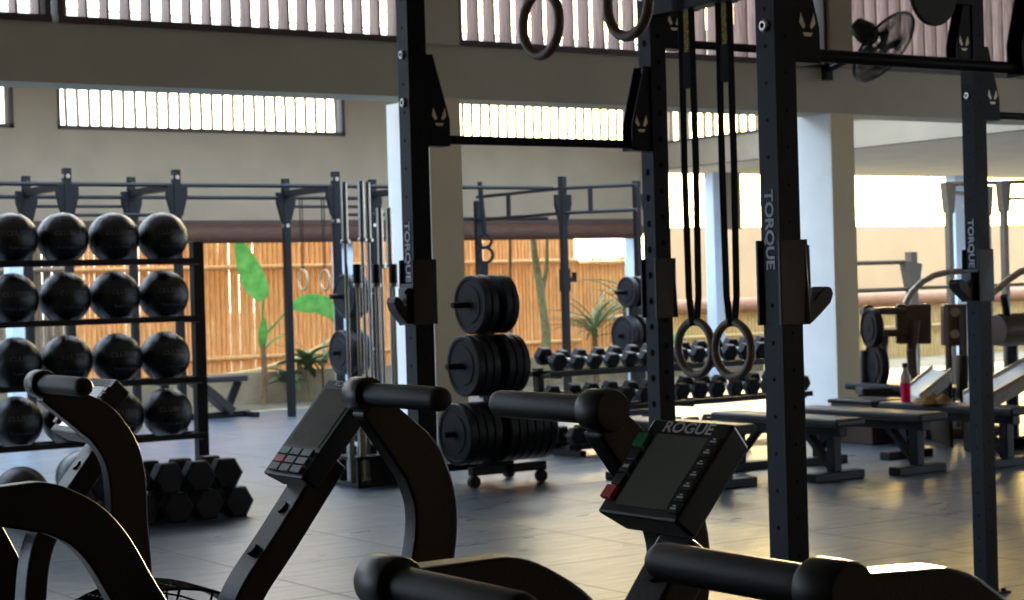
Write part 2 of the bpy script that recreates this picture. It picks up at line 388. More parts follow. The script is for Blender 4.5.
# right wing far edge columns, painted pale blue
for i, (px, wd) in enumerate(((14, .16), (344, .2), (634, .12), (716, .16), (958, .22), (20, .0))):
    if not wd: continue
    p = onp(px, 250, 1, YF+.05)
    struct('trim_%d' % (i+6), MB().box((p.x-wd/2, YF-.02, -.1), (p.x+wd/2, YF+.2, H1+.02 if p.x < 16.6 else 3.08)), 'blue', 'pale blue post on the open far side', .01)
struct('trim_11', MB().box((XFa+.0, YF-.02, 2.2), (XFa+.3, YF+.2, 3.06)), 'cream', 'cream corner of the far wall')
p0, p1 = onp(722, 200, 1, YF).x, onp(741, 200, 1, YF).x
struct('trim_12', MB().box((p0, YF, 2.2), (p1, YF+.2, 3.06)), 'cream', 'cream pier in the far right opening')
# boundary wall beyond
mb = MB(); mb.box((22.2, 28, -.1), (70, 28.25, 2.49)); struct('wall_boundary', mb, 'tan', 'cream boundary wall beyond the right wing')
# side and near walls, unseen, with openings added for daylight
struct('wall_right', MB().box((XR, YN, 0), (XR+.2, 12, .9)).box((XR, YN, 4.0), (XR+.2, 12, 4.9)), 'cream')
mb = MB(); mb.box((XL-.2, YN, 3.4), (XL, YF, 4.9)); mb.box((XL-.2, YN, 0), (XL, 9, 3.4)); mb.box((XL-.2, 9.0, 0), (XL, 13, 3.4)); struct('wall_left', mb, 'cream')
mb = MB(); mb.box((XL, YN-.2, 0), (24, YN, 4.9)); mb.box((24, YN-.2, 0), (XR, YN, 1.0)); mb.box((24, YN-.2, 3.6), (XR, YN, 4.9)); struct('wall_near', mb, 'cream')
# kerb and planter beyond the far edge of the floor
struct('trim_13', MB().box((XL, YF-.9, -.1), (XR, YF-.5, -.005)), 'conc', 'concrete edge of the floor')
mb = MB(); mb.box((XL, 21.9, -.1), (19.5, 22.1, .40)); struct('trim_14', mb, 'conc', 'low planter wall before the bamboo fence')
tag(MB().box((XL, YF-.5, -.1), (19.5, 21.9, .0)).build('planting_bed', 'soil'), kind='structure')

# rolled blinds under the header
def blind(a, b, lab):
    m_ = MB(); m_.cyl((a, YF-.14, 2.19), (b, YF-.14, 2.19), .12, n=20)
    for k in range(3): m_.cyl((a+.02*k, YF-.14, 2.19), (b, YF-.14, 2.19), .12-.004*k, n=20)
    t = thing('rolled_blind', lab, 'blind', (a, YF-.14, 2.07), 'rolled bamboo blinds')
    MB().cyl((a, YF-.14, 2.18), (b, YF-.14, 2.18), .115, n=20).build('bamboo_roll', 'blind', t)
    MB().box((a, YF-.17, 2.29), (b, YF-.1, 2.35)).build('head_rail', 'frame', t)
blind(-2, onp(430, 230, 1, YF).x, 'rolled brown bamboo blind under the header left of the white column')
blind(onp(440, 230, 1, YF).x, onp(633, 230, 1, YF).x, 'rolled brown bamboo blind under the header behind the stacked plates')

# ------------------------------------------------------------------ bamboo fences
def fence(x0, x1, y, h, m, lab, rails, cat='fence', r=.038, z=-.06):
    t = thing('bamboo_fence', lab, cat, (x0, y, z))
    s = MB(); x = x0
    while x < x1:
        rr = r*random.uniform(.8, 1.15); zz = h+random.uniform(-.06, .05)
        j = random.uniform(-.004, .004)
        pts = []; K = 1
        s.cyl((x+j, y+random.uniform(-.01, .01), z), (x-j, y, zz), rr, rr*.92, n=8)
        zk = z+random.uniform(.1, .4)
        while zk < zz-.05:
            s.cyl((x+j*(1-2*zk/h), y, zk), (x+j*(1-2*zk/h), y, zk+.014), rr*1.12, n=8); zk += random.uniform(.3, .42)
        x += rr*1.9
    s.build('poles', m, t)
    for rz_ in rails:
        MB().cyl((x0, y-.07, rz_), (x1, y-.07, rz_+.01), .033, n=10).build('rail', m, t)
XA = onp(72, 300, 1, 23).x; XB = onp(575, 250, 1, 23).x; XC = onp(640, 250, 1, 23).x
fence(XL, XA, 23.05, 2.5, 'fgrey', 'weathered grey board fence seen at the far left behind the balls', [1.8])
fence(XA, XB, 23, 2.75, 'bamboo', 'tall orange bamboo pole fence with a rail along its upper part', [.56, 1.79])
fence(XB, XC, 23, 1.82, 'bamboo', 'lower bamboo fence section beside the tall one, bright sky above it', [.9, 1.76])
fence(19.3, 46, 24, 1.0, 'bambooy', 'low pale bamboo fence with a brown cap before the tan boundary wall at right', [.5])
fo = [o for o in COL.objects if o.name.startswith('bamboo_fence')][-1]
MB().cyl((19.3, 23.95, 1.0), (46, 23.95, 1.02), .13, n=14).build('cap_roll', 'caproll', fo)
t = MB().tube([Vector((onp(150, 381, 1, 22.45).x, 22.45, -.1))]+[onp(x, y, 1, 22.45) for x, y in ((150, 381), (205, 378), (255, 371), (295, 359), (322, 346), (346, 331))], .032, 8).build('bent_bamboo_pole', 'bambooy')
tag(t, 'long pale bent bamboo pole crossing before the fence left of the white column', 'pole')
t = MB().tube([Vector((onp(520, 383, 1, 22.45).x, 22.45, -.1))]+[onp(x, y, 1, 22.45) for x, y in ((520, 383), (565, 372), (598, 356), (635, 330))], .032, 8).build('bent_bamboo_pole', 'bambooy')
tag(t, 'long pale bent bamboo pole crossing before the fence behind the dumbbell rack', 'pole')

# ------------------------------------------------------------------ plants
def leaf(mb, p0, d, up, length, width, droop, m=0, seg=10, side0=None):
    p = Vector(p0); d = Vector(d).normalized(); L_ = []
    side = d.cross(Vector((0, 0, 1)));
    if side.length < .1: side = Vector((.7, .7, 0))
    if side0 is not None: side = Vector(side0)-d*d.dot(Vector(side0))
    side.normalize(); vs = []
    for i in range(seg+1):
        t = i/seg; wdt = width*math.sin(PI*min(1, .06+t*.94))**.7*(1-t*.25)
        n = side.cross(d).normalized()
        vs += [p-side*wdt/2+n*wdt*.18, p+Vector((0, 0, 0)), p+side*wdt/2+n*wdt*.18]
        d = (d+Vector((0, 0, -droop/seg))).normalized(); p = p+d*length/seg
    fs = []
    for i in range(seg):
        a = i*3; fs += [(a, a+1, a+4, a+3), (a+1, a+2, a+5, a+4)]
    mb.add(vs, fs, m, True)
def plant(name, lab, cat, base, leaves, stem=None, lm='leaf', sm='barkg'):
    t = thing(name, lab, cat, base)
    base = Vector(base)
    if stem: MB().tube([base+Vector(q) for q in stem[0]], stem[1], 8).build('stem', sm, t)
    for lf in leaves:
        m_ = MB(); leaf(m_, base+Vector(lf[0]), lf[1], None, lf[2], lf[3], lf[4], side0=lf[5] if len(lf) > 5 else None); m_.build('leaf', lm, t)
    return t
rt = Vector((math.sin(YA), -math.cos(YA), 0))
bp_ = onp(264, 401, 1, 21.6); bp_.z = 0
bt = plant('banana_plant', 'young banana plant with one tall upright leaf before the bamboo fence', 'plant', bp_,
      [((0, 0, .7), (-.1, -.3, .8), .5, .14, .6), ((0, 0, .65), (.5, -.1, .7), .5, .12, .9)],
      ([(0, 0, 0), (.02, 0, .45), (0, 0, .95)], [.05, .04, .025]), 'leaf', 'bark')
def bleaf(pts, w_, sd):
    P_ = [onp(x, y, 1, 21.55) for x, y in pts]
    MB().tube([bp_+Vector((0, 0, .85))]+P_[:1], .014, 6).build('leaf_stalk', 'leaf', bt)
    m_ = MB(); vs = []; K = 12; L_ = len(P_)-1
    for i in range(K+1):
        t = i/K*L_; k = min(int(t), L_-1); p = P_[k].lerp(P_[k+1], t-k); d = (P_[k+1]-P_[k]).normalized()
        si = Vector(sd)-d*d.dot(Vector(sd)); si.normalize(); ww = w_*math.sin(PI*min(.98, .05+.93*(i/K)**.8))**.6
        vs += [p-si*ww/2+Vector((0, .05*ww, 0)), p, p+si*ww/2+Vector((0, -.1*ww, 0))]
    fs = []
    for i in range(K): a = i*3; fs += [(a, a+1, a+4, a+3), (a+1, a+2, a+5, a+4)]
    m_.add(vs, fs, 0, True); m_.build('leaf', 'leaf', bt)
bleaf([(263, 300), (255, 284), (246, 262), (238, 240)], .30, rt)
bleaf([(292, 306), (305, 303), (320, 304), (333, 312), (345, 328)], .26, (rt.x*.3, rt.y*.3, .9))
def rosette(n, L_, wd, z, dr, r=1):
    out = []
    for i in range(n):
        a = 2*PI*i/n+random.uniform(-.2, .2); e = random.uniform(.3, 1.6)
        out.append(((random.uniform(-.05, .05), random.uniform(-.05, .05), z*random.uniform(.7, 1)), (math.cos(a)*r, math.sin(a)*r, e), L_*random.uniform(.7, 1.1), wd, dr*random.uniform(.7, 1.3)))
    return out
def pb(px, y=21.55): q = onp(px, 400, 1, y); q.z = 0; return q
plant('leafy_shrub', 'dark leafy shrub at the foot of the fence left of the white column', 'plant', pb(308), rosette(16, .45, .16, .55, 1.2), ([(0, 0, 0), (.03, .02, .6)], [.02, .015]), 'dark_leaf', 'bark')
plant('leafy_shrub', 'feathery green shrub beside the rig post left of the barbells', 'plant', pb(324, 21.75), rosette(20, .75, .05, .5, .6), ([(0, 0, 0), (.0, .02, .6)], [.02, .015]), 'palm', 'bark')
plant('palm_clump', 'spiky palm clump before the fence behind the dumbbell rack', 'plant', pb(597, 21.6), rosette(44, .85, .06, .9, .9), ([(0, 0, 0), (.0, .02, .9)], [.05, .035]), 'palm', 'bark')
plant('palm_clump', 'grey palm frond arching before the bright sky left of the foreground post', 'plant', pb(628, 22.3), rosette(22, .8, .06, 1.35, 1.2), ([(0, 0, 0), (.0, .02, 1.35)], [.04, .03]), 'palm', 'bark')
plant('leafy_shrub', 'bright green bush before the low fence seen through the gymnastic rings', 'plant', pb(667, 22.5), rosette(22, .6, .1, .5, 1), ([(0, 0, 0), (.0, .02, .5)], [.02, .015]), 'leaf', 'bark')
plant('leafy_shrub', 'low green shrub half hidden behind the far rig post', 'plant', pb(288, 21.6), rosette(14, .35, .12, .35, 1.2), ([(0, 0, 0), (.0, .02, .4)], [.02, .015]), 'dark_leaf', 'bark')
def tree(px, y, path, rr, lab, m_):
    b = onp(px, 400, 1, y); b.z = -.05
    t = thing('young_tree', lab, 'tree', b); MB().tube([b+Vector(q) for q in path], rr, 8).build('trunk', m_, t)
    return t, b
t, b = tree(547, 21.9, [(0, 0, 0), (.02, 0, .8), (-.05, 0, 1.35), (-.14, 0, 1.9), (-.2, 0, 2.6)], [.07, .065, .055, .05, .04], 'slim tree trunk before the fence right of the stacked plates', 'barkg')
MB().tube([b+Vector(q) for q in ((-.05, 0, 1.35), (.06, 0, 1.7), (.1, 0, 2.5))], [.04, .03, .02], 8).build('branch', 'barkg', t)
tree(514, 22.0, [(0, 0, 0), (-.02, 0, 1.2), (.03, 0, 2.7)], [.03, .026, .022], 'thin dark sapling stem before the fence close to the stacked plates', 'bark')
tree(524, 22.3, [(0, 0, 3.2), (-.02, 0, 4.1)], [.02, .02], 'x', 'bark') if False else None

# ------------------------------------------------------------------ foreground rig
HW = .0375
def post_mb(x, y, h=2.74, hr=.006):
    s = MB(); s.box((x-HW, y-HW, .008), (x+HW, y+HW, h))
    if hr:
        z = .15
        while z < h:
            s.cyl((x-HW-.0006, y, z), (x-HW+.001, y, z), hr, n=12, m=1, smooth=False)
            s.cyl((x, y-HW-.0006, z+.025), (x, y-HW+.001, z+.025), hr*.8, n=12, m=1, smooth=False)
            z += .1
    return s
rig = thing('power_rig', 'large black steel power rig in the foreground with gusseted pull-up bars', 'power rig', (3.41, 3.745, 0))
RX = [3.41, 4.50, 6.31, 7.40]; RY = [3.745, 5.65]
for x in RX:
    for y in RY:
        p = post_mb(x, y, 2.74, .014 if (x, y) == (4.5, 5.65) else .006).build('upright', ['steel', 'hole'], rig, .003)
        MB().box((x-.09, y-.06, 0), (x+.09, y+.06, .008)).cyl((x-.065, y-.04, .008), (x-.065, y-.04, .02), .01).cyl((x+.065, y-.04, .008), (x+.065, y-.04, .02), .01).build('foot_plate', 'steel', p)
        for z in (2.53, 2.66): MB().cyl((x-HW-.012, y-.0, z), (x-HW, y, z), .017, n=16).build('bolt', 'bolt', p)
        bz = {(3.41, 5.65): (2.085, 2.255), (3.41, 3.745): (2.105, 2.20), (4.5, 5.65): (2.24,), (6.31, 5.65): (2.21, 2.36, 2.50)}.get((x, y), (2.2, 2.3))
        for z in bz:
            b_ = MB(); 
            if (x, y) == (6.31, 5.65): b_.lathe((x-HW, y, z), (-1, 0, 0), [(0, .017), (.006, .017), (.01, .012)], 16)
            else: b_.lathe((x-HW, y, z), (-1, 0, 0), [(0, .017), (.006, .017), (.01, .012)], 16)
            b_.cyl((x-HW-.0101, y, z), (x-HW-.011, y, z), .008, n=6, m=1)
            b_.build('bolt', ['bolt', 'hole'], p)
for x in RX[:2]:           # headers front to back, 2.45 to 2.525
    MB().box((x-HW, RY[0]+HW, 2.45), (x+HW, RY[1]-HW, 2.525)).build('header', 'steel', rig, .003)
for i in range(3):
    for y in RY: MB().box((RX[i]+HW, y-HW, 2.66), (RX[i+1]-HW, y+HW, 2.735)).build('header', 'steel', rig, .003)
def gusset(x, y, z, sx):
    # tapered bracket, light through its three cut marks painted bright, bar leaves its foot
    s = MB(); x0 = x+sx*HW
    poly = [(x0, z-.02), (x0+sx*.095, z-.02), (x0+sx*.095, z+.07), (x0+sx*.03, z+.30), (x0, z+.30)]
    s.prism([(a, y-.032, b) for a, b in poly], (0, .006, 0)); s.prism([(a, y+.026, b) for a, b in poly], (0, .006, 0))
    s.box((min(x0, x0+sx*.008), y-.032, z-.02), (max(x0, x0+sx*.008), y+.032, z+.30))
    s.box((min(x0, x0+sx*.095), y-.032, z-.026), (max(x0, x0+sx*.095), y+.032, z-.018))
    o = s.build('gusset', 'steel', rig)
    c = x0+sx*.05; k = MB()
    for q in (-1, 1):
        k.prism([(c+q*.024, y-.0335, z+.110), (c+q*.030, y-.0335, z+.082), (c+q*.016, y-.0335, z+.066), (c+q*.008, y-.0335, z+.072)], (0, .001, 0))
    k.prism([(c-.018, y-.0335, z+.056), (c+.018, y-.0335, z+.056), (c+.012, y-.0335, z+.046), (c-.012, y-.0335, z+.046)], (0, .001, 0))
    k.build('logo_light_mark', 'bolt', o)
def bar(x0, x1, y, z, r=.0165):
    gusset(x0, y, z, 1); gusset(x1, y, z, -1)
    MB().cyl((x0+HW, y, z), (x1-HW, y, z), r, n=16).build('pull_up_bar', 'steel', rig)
bar(3.41, 4.50, 5.65, 1.957); bar(4.50, 6.31, 5.65, 2.357); bar(6.31, 7.40, 5.65, 2.127)
bar(3.41, 4.50, 3.745, 2.033, .0175)
bar_t = None
for x, y in ((3.41, 5.65), (3.41, 3.745), (6.31, 5.65), (4.5, 3.745)):
    z = 1.555
    MB().text('TORQUE', .045, (x-HW-.001, y+.002, z), (0, 0, -1), (0, -1, 0), .0012, stretch=1.18, bold=.03).build('lettering', 'print', rig)
# round target on the rig
tp = onp(931, -6, 1, 5.60)
t = thing('wall_ball_target', 'round black target disc mounted high beside the right rig post', 'target', (tp.x, tp.y, tp.z-.15))
MB().lathe((tp.x, tp.y, tp.z), (0, -1, 0), [(0, .135), (.004, .14), (.016, .14), (.02, .135)], 40).build('disc', 'plast', t)
MB().box((tp.x, tp.y+.0, tp.z-.03), (6.31-HW, tp.y+.03, tp.z+.03)).build('bracket', 'steel', t)
# j-cups: sleeve around the post plus a hook
def jcup(x, y, z, sx, lab, hook=True, short=0, hs=1):
    t = thing('j_cup', lab, 'j-cup', (x, y, z-.115), 'j-cups on the foreground rig')
    w_ = HW+.012; s = MB()
    s.box((x-w_, y-w_, z-.115), (x+w_, y-HW-.001, z+.115)); s.box((x-w_, y+HW+.001, z-.115), (x+w_, y+w_, z+.115))
    s.box((x+sx*(HW+.001) if sx > 0 else x-w_, y-w_, z-.115), (x+w_ if sx > 0 else x-HW-.001, y+w_, z+.115-short))
    s.build('sleeve', 'plast', t, .003)
    h = MB(); x0 = x+sx*w_
    prof = [(0, -.112), (.03, -.112), (.062, -.09), (.10, -.06), (.112, -.035), (.104, -.018), (.088, -.014), (.06, -.028), (.042, -.05), (.03, -.045), (.028, .10-short), (0, .10-short)]
    if hook:
        h.prism([(x0+sx*a*hs, y-.03, z+b-.0) for a, b in prof], (0, .06, 0)); h.build('hook', 'plast', t, .003)
        MB().cyl((x0+sx*.02, y-.0315, z-.0), (x0+sx*.02, y-.030, z-.0), .007).build('pin', 'hole', t)
    return t
jcup(3.41, 3.745, 1.412, 1, 'black j-cup with hook pointing right on the nearest rig post')
jcup(3.41, 5.65, 1.412, -1, 'black j-cup on the left rig post before the white column', short=.085, hs=.6)
jcup(4.50, 5.65, 1.40, 1, 'black j-cup on the middle rig post beside the hanging rings', False)
jcup(6.31, 5.65, 1.414, -1, 'black j-cup with hook pointing left on the right rig post', short=.085)
jcup(4.50, 3.745, 1.41, -1, 'black j-cup at the right edge of the picture', False)

# ------------------------------------------------------------------ gymnastic rings
def gring(x, y, zc, R, lab, grp, m_='wood', top=2.45, dx=0, far=False, yaw=0, high=False):
    t = thing('gymnastic_ring', lab, 'gymnastic ring', (x, y, zc-R), grp)
    c = math.cos(yaw); s_ = math.sin(yaw)
    r = .016 if not far else .014
    MB().ring((x, y, zc), (c, s_, 0), R-r, r, 48, 12).build('ring', m_, t)
    sw = .017; zt = zc+R
    hs = MB()
    for q in (-1, 1):
        hs.sweep([(x+dx, y+q*.012, zt-.03), (x+dx, y+q*.028, zt+.08), (x+dx+.0, y+q*.034, (zt+top)/2), (x+dx, y+q*(.03), top+.01)], (0, 1, 0), sw*.9, .0015) if not far else hs.cyl((x, y+q*.02, zt-.02), (x, y+q*.03, top), .006, n=6)
    if not far:
        for q in (-1, 1): hs.prism([(x-sw, y+q*.034-.010, zt+.06), (x+sw, y+q*.034-.010, zt+.06), (x+sw, y+q*.034-.010, top), (x-sw, y+q*.034-.010, top)], (0, .02, 0)) if False else None
        hs.box((x-.052, y-.019, top), (x-.049, y+.019, top+.085)); hs.box((x+.049, y-.019, top), (x+.052, y+.019, top+.085)); hs.box((x-.052, y-.019, top+.082), (x+.052, y+.019, top+.085))
    st = hs.build('strap', 'strap', t)
    if not far and not high:
        MB().lathe((x, y, zt-.032), (0, 0, 1), [(0, .02), (.0, .022), (.03, .02)], 12).build('strap_loop', 'strap', t)
        zb = top-.25
        MB().box((x-.024, y-.05, zb), (x-.006, y-.0, zb+.09)).box((x-.03, y-.055, zb-.05), (x-.02, y-.005, zb+.02)).build('buckle', 'strap', t, .003)
        MB().box((x-.03, y-.045, zb+.09), (x-.026, y-.02, zb+.24)).build('strap_tail', 'strapy', t)
    return t
gg = 'wooden rings on long black straps'
gring(4.50, 5.437, 1.169, .117, 'wooden gymnastic ring hanging low, nearer the middle rig post', gg)
gring(4.50, 5.219, 1.166, .117, 'wooden gymnastic ring hanging low, nearer the front rig post', gg)
gring(3.41, 4.845, 2.259, .117, 'wooden gymnastic ring hung high at the top edge, the left one', 'wooden rings hung high on the rig', high=True)
gring(3.41, 4.39, 2.262, .117, 'wooden gymnastic ring hung high at the top edge, beside the middle post', 'wooden rings hung high on the rig', high=True)

# ------------------------------------------------------------------ exercise bikes (local: x forward, y left)
def rot(p, th, pv=(-.07, .42)):
    x, z = p[0]-pv[0], p[1]-pv[1]; c, s = math.cos(th), math.sin(th)
    return (pv[0]+x*c-z*s, pv[1]+x*s+z*c)
ARM = [(.035, 1.235), (.078, 1.188), (.120, 1.140), (.136, 1.108), (.149, 1.06), (.146, 1.00), (.124, .91), (.10, .80), (.05, .62), (-.01, .46)]
def spline(pts, k=4):
    out = []
    P_ = [pts[0]]+list(pts)+[pts[-1]]
    for i in range(1, len(P_)-2):
        for j in range(k):
            t = j/k; a, b, c, d = P_[i-1:i+3]
            out.append(tuple(.5*((2*b[q])+(-a[q]+c[q])*t+(2*a[q]-5*b[q]+4*c[q]-d[q])*t*t+(-a[q]+3*b[q]-3*c[q]+d[q])*t**3) for q in range(2)))
    out.append(tuple(pts[-1])); return out
def bike(loc, thL, thR, lab, kind, far=False):
    t = thing('exercise_bike', lab, 'exercise bike', (0, 0, 0), 'fan bikes in a row')
    # frame
    MB().box((-.95, -.04, .09), (.50, .04, .17)).build('main_beam', 'bike', t, .006)
    MB().box((-.98, -.30, .04), (-.90, .30, .11)).box((.45, -.30, .04), (.53, .30, .11)).build('stabiliser_bar', 'bike', t, .006)
    for x in (-.94, .49):
        for y in (-.29, .29): MB().box((x-.05, y-.02, .0), (x+.05, y+.02, .045)).build('foot', 'rubber', t, .006)
    MB().sweep([(-.72, 0, .15), (-.78, 0, .55), (-.80, 0, .82)], (0, 1, 0), .03, .03).build('seat_post', 'bike', t, .004)
    MB().prism([(-.96, -.12, .86), (-.78, -.13, .86), (-.62, -.045, .86), (-.56, 0, .86), (-.62, .045, .86), (-.78, .13, .86), (-.96, .12, .86)], (0, 0, .07)).build('saddle', 'foam', t, .02)
    # crank
    MB().cyl((-.42, -.05, .33), (-.42, .05, .33), .12, n=28).build('crank_housing', 'plast', t, .004)
    for q, y in ((1, .08), (-1, -.08)):
        cr = MB().sweep([(-.42, y, .33), (-.42+.12*q, y, .33-.11*q)], (0, 1, 0), .015, .008).build('crank', 'bike', t)
        MB().box((-.42+.12*q-.05, y*1.1 if q < 0 else y, .33-.11*q-.012), (-.42+.12*q+.05, y+.1 if q > 0 else y-.1, .33-.11*q+.012)).build('pedal', 'plast', cr, .003)
    MB().sweep([(-.42, 0, .3), (-.30, 0, .42), (-.07, 0, .42)], (0, 1, 0), .05, .035).build('fork', 'bike', t, .004)
    # fan cage
    R_ = .355; cz = .425; cx = .11
    cg = MB()
    for y in (-.085, .085):
        for k in range(11): cg.ring((cx, y*(1 if k < 9 else .92), cz), (0, 1, 0), R_-.03*k if k else R_, .0028, 56, 5)
        for k in range(20):
            a = 2*PI*k/20; cg.cyl((cx+.05*math.cos(a), y, cz+.05*math.sin(a)), (cx+R_*math.cos(a), y, cz+R_*math.sin(a)), .003, n=5)
    for k in range(9): cg.ring((cx, -.085+.02125*k, cz), (0, 1, 0), R_, .0045, 56, 5)
    for k in range(84):
        a = 2*PI*k/84; cg.cyl((cx+R_*math.cos(a), -.085, cz+R_*math.sin(a)), (cx+R_*math.cos(a+.03), .085, cz+R_*math.sin(a+.03)), .0035, n=5)
    cg.build('fan_cage', 'gloss', t)
    fb = MB()
    for k in range(10):
        a = 2*PI*k/10; d = Vector((math.cos(a), 0, math.sin(a))); n_ = Vector((-math.sin(a), 0, math.cos(a)))
        p = Vector((cx, 0, cz)); fb.prism([p+d*.06-Vector((0, .05, 0)), p+d*.32-Vector((0, .06, 0)), p+d*.32+Vector((0, .06, 0)), p+d*.06+Vector((0, .05, 0))], n_*.006)
    fb.cyl((cx, -.09, cz), (cx, .09, cz), .06, n=20); fb.build('fan_wheel', 'plast', t)
    # mast
    ms = spline([(-.175, .62), (-.168, .75), (-.155, .86), (-.13, .925), (-.07, 1.0), (.0, 1.09), (.035, 1.135)], 4)
    if kind == 'side': ms = ms[:-4]
    mo = MB().sweep([(a, 0, b) for a, b in ms], (0, 1, 0), .024, .035).build('mast', 'bike', t, .005)
    MB().box((-.21, -.04, .14), (-.14, .04, .64)).build('mast_stay', 'bike', t, .006)
    for (a, b) in ((-.103, .985), (-.045, 1.05)):
        MB().cyl((a, 0, b), (a-.012, 0, b+.012), .011, n=14).build('bolt', 'plast', mo)
    # console: panel plane direction up = cos tt x + sin tt z
    if kind == 'side': W_, Hh, tt, TH = .158, .148, math.radians(49), .047
    else: W_, Hh, tt, TH = .145, .205, math.radians(49), .042
    cc = Vector((-.035, 0, 1.190)) if kind == 'side' else Vector((.013, 0, 1.190))
    up = Vector((math.cos(tt), 0, math.sin(tt))); nn = Vector((-math.sin(tt), 0, math.cos(tt))); ri = Vector((0, -1, 0))
    def q(u, v, d=0): return cc+ri*u+up*v+nn*d
    h = MB(); ins = .012
    fr = [q(-W_/2, -Hh/2), q(W_/2, -Hh/2), q(W_/2, Hh/2), q(-W_/2, Hh/2)]
    bk = [q(-W_/2+ins, -Hh/2+ins*.5, -TH), q(W_/2-ins, -Hh/2+ins*.5, -TH), q(W_/2-ins, Hh/2-ins*.2, -TH), q(-W_/2+ins, Hh/2-ins*.2, -TH)]
    h.add(fr+bk, [(0, 1, 2, 3), (7, 6, 5, 4), (0, 4, 5, 1), (1, 5, 6, 2), (2, 6, 7, 3), (3, 7, 4, 0)])
    co = h.build('console', 'plast', t, .004)
    def panel(nm, u0, u1, v0, v1, d, m_):
        s = MB(); s.add([q(u0, v0, .0005), q(u1, v0, .0005), q(u1, v1, .0005), q(u0, v1, .0005), q(u0, v0, d), q(u1, v0, d), q(u1, v1, d), q(u0, v1, d)], [(3, 2, 1, 0), (4, 5, 6, 7), (0, 1, 5, 4), (1, 2, 6, 5), (2, 3, 7, 6), (3, 0, 4, 7)])
        return s.build(nm, m_, co, .0008)
    if kind == 'side':
        panel('screen', -.052, .050, -.060, .050, .0012, 'screen')
        MB().text('ROGUE', .023, q(.002, .0605, .0012), ri, up, .0006, stretch=1.25, bold=.025).build('lettering', 'printdim' if far else 'print', co)
        for k in range(7): 
            v = .044-.0167*k; b_ = panel('button', .056, .076, v-.0068, v+.0062, .0045, 'plast')
            s = MB(); s.add([q(.0605, v-.003, .0047), q(.0715, v-.003, .0047), q(.0715, v-.0005, .0047), q(.0605, v-.0005, .0047)], [(0, 1, 2, 3)]); s.add([q(.063, v+.001, .0047), q(.069, v+.001, .0047), q(.069, v+.003, .0047), q(.063, v+.003, .0047)], [(0, 1, 2, 3)]); s.build('key_mark', 'print', b_)
        tag(panel('button', -.081, -.060, .026, .046, .007, 'green'), 'green button')
        for k in range(3):
            v = .014-.0195*k; b_ = panel('button', -.079, -.060, v-.008, v+.008, .0045, 'plast')
            if k == 1: s = MB(); s.add([q(-.075, v-.002, .0047), q(-.064, v-.002, .0047), q(-.064, v+.003, .0047), q(-.075, v+.003, .0047)], [(0, 1, 2, 3)]); s.build('key_mark', 'print', b_)
        tag(panel('button', -.081, -.060, -.055, -.036, .007, 'red'), 'red button')
    else:
        panel('screen', -.058, .058, -.040, .082, .0012, 'screen')
        MB().text('ROGUE', .016, q(.0, .092, .0012), ri, up, .0006, stretch=1.3).build('lettering', 'print', co)
        for r_ in range(3):
            for c_ in range(3):
                m_ = 'key'; lb = None
                if (r_, c_) == (0, 0): m_, lb = 'green', 'green key'
                if (r_, c_) == (1, 0): m_, lb = 'red', 'red key'
                u = -.04+.04*c_; v = -.054-.0165*r_
                b_ = panel('key', u-.017, u+.017, v-.0068, v+.0068, .005, m_)
                if lb: b_['label'] = lb
    # arms
    for sgn, th in ((1, thL), (-1, thR)):
        yy = .165*sgn; pts = spline(ARM, 4)
        pts = [rot(p, th) for p in pts]
        a = MB().sweep([(p[0], yy, p[1]) for p in pts], (0, 1, 0), [min(.041, .024+.0024*k) for k in range(len(pts))], .02).build('arm', 'bike', t, .004)
        g0 = rot((.033, 1.250), th)
        MB().lathe((g0[0], yy-.032*sgn, g0[1]), (0, sgn, 0), [(0, .0265), (.003, .0285), (.047, .0285), (.050, .0275)], 32).build('collar', 'plast', a)
        MB().lathe((g0[0], yy+.025*sgn, g0[1]), (0, sgn, 0), [(0, .0195), (.205, .0195), (.214, .018), (.219, .015), (.221, .009)], 32).build('grip', 'foam', a)
    t.location = loc; return t
bike((1.47, 1.80, 0), math.radians(3), math.radians(40), 'nearest fan bike, console with red and green side buttons in the centre of the picture', 'side')
bike((1.47, 2.81, 0), math.radians(42.5), math.radians(1), 'second fan bike, grey-green screen above a keypad with one red key', 'keypad')
bike((1.51, 3.87, 0), math.radians(38), math.radians(15), 'third fan bike at the left, its screen glaring white before the ball rack', 'side', True)
bike((1.625, 1.035, 0), math.radians(37), math.radians(2), 'fan bike at the lower right of which only one long handle grip shows', 'side')

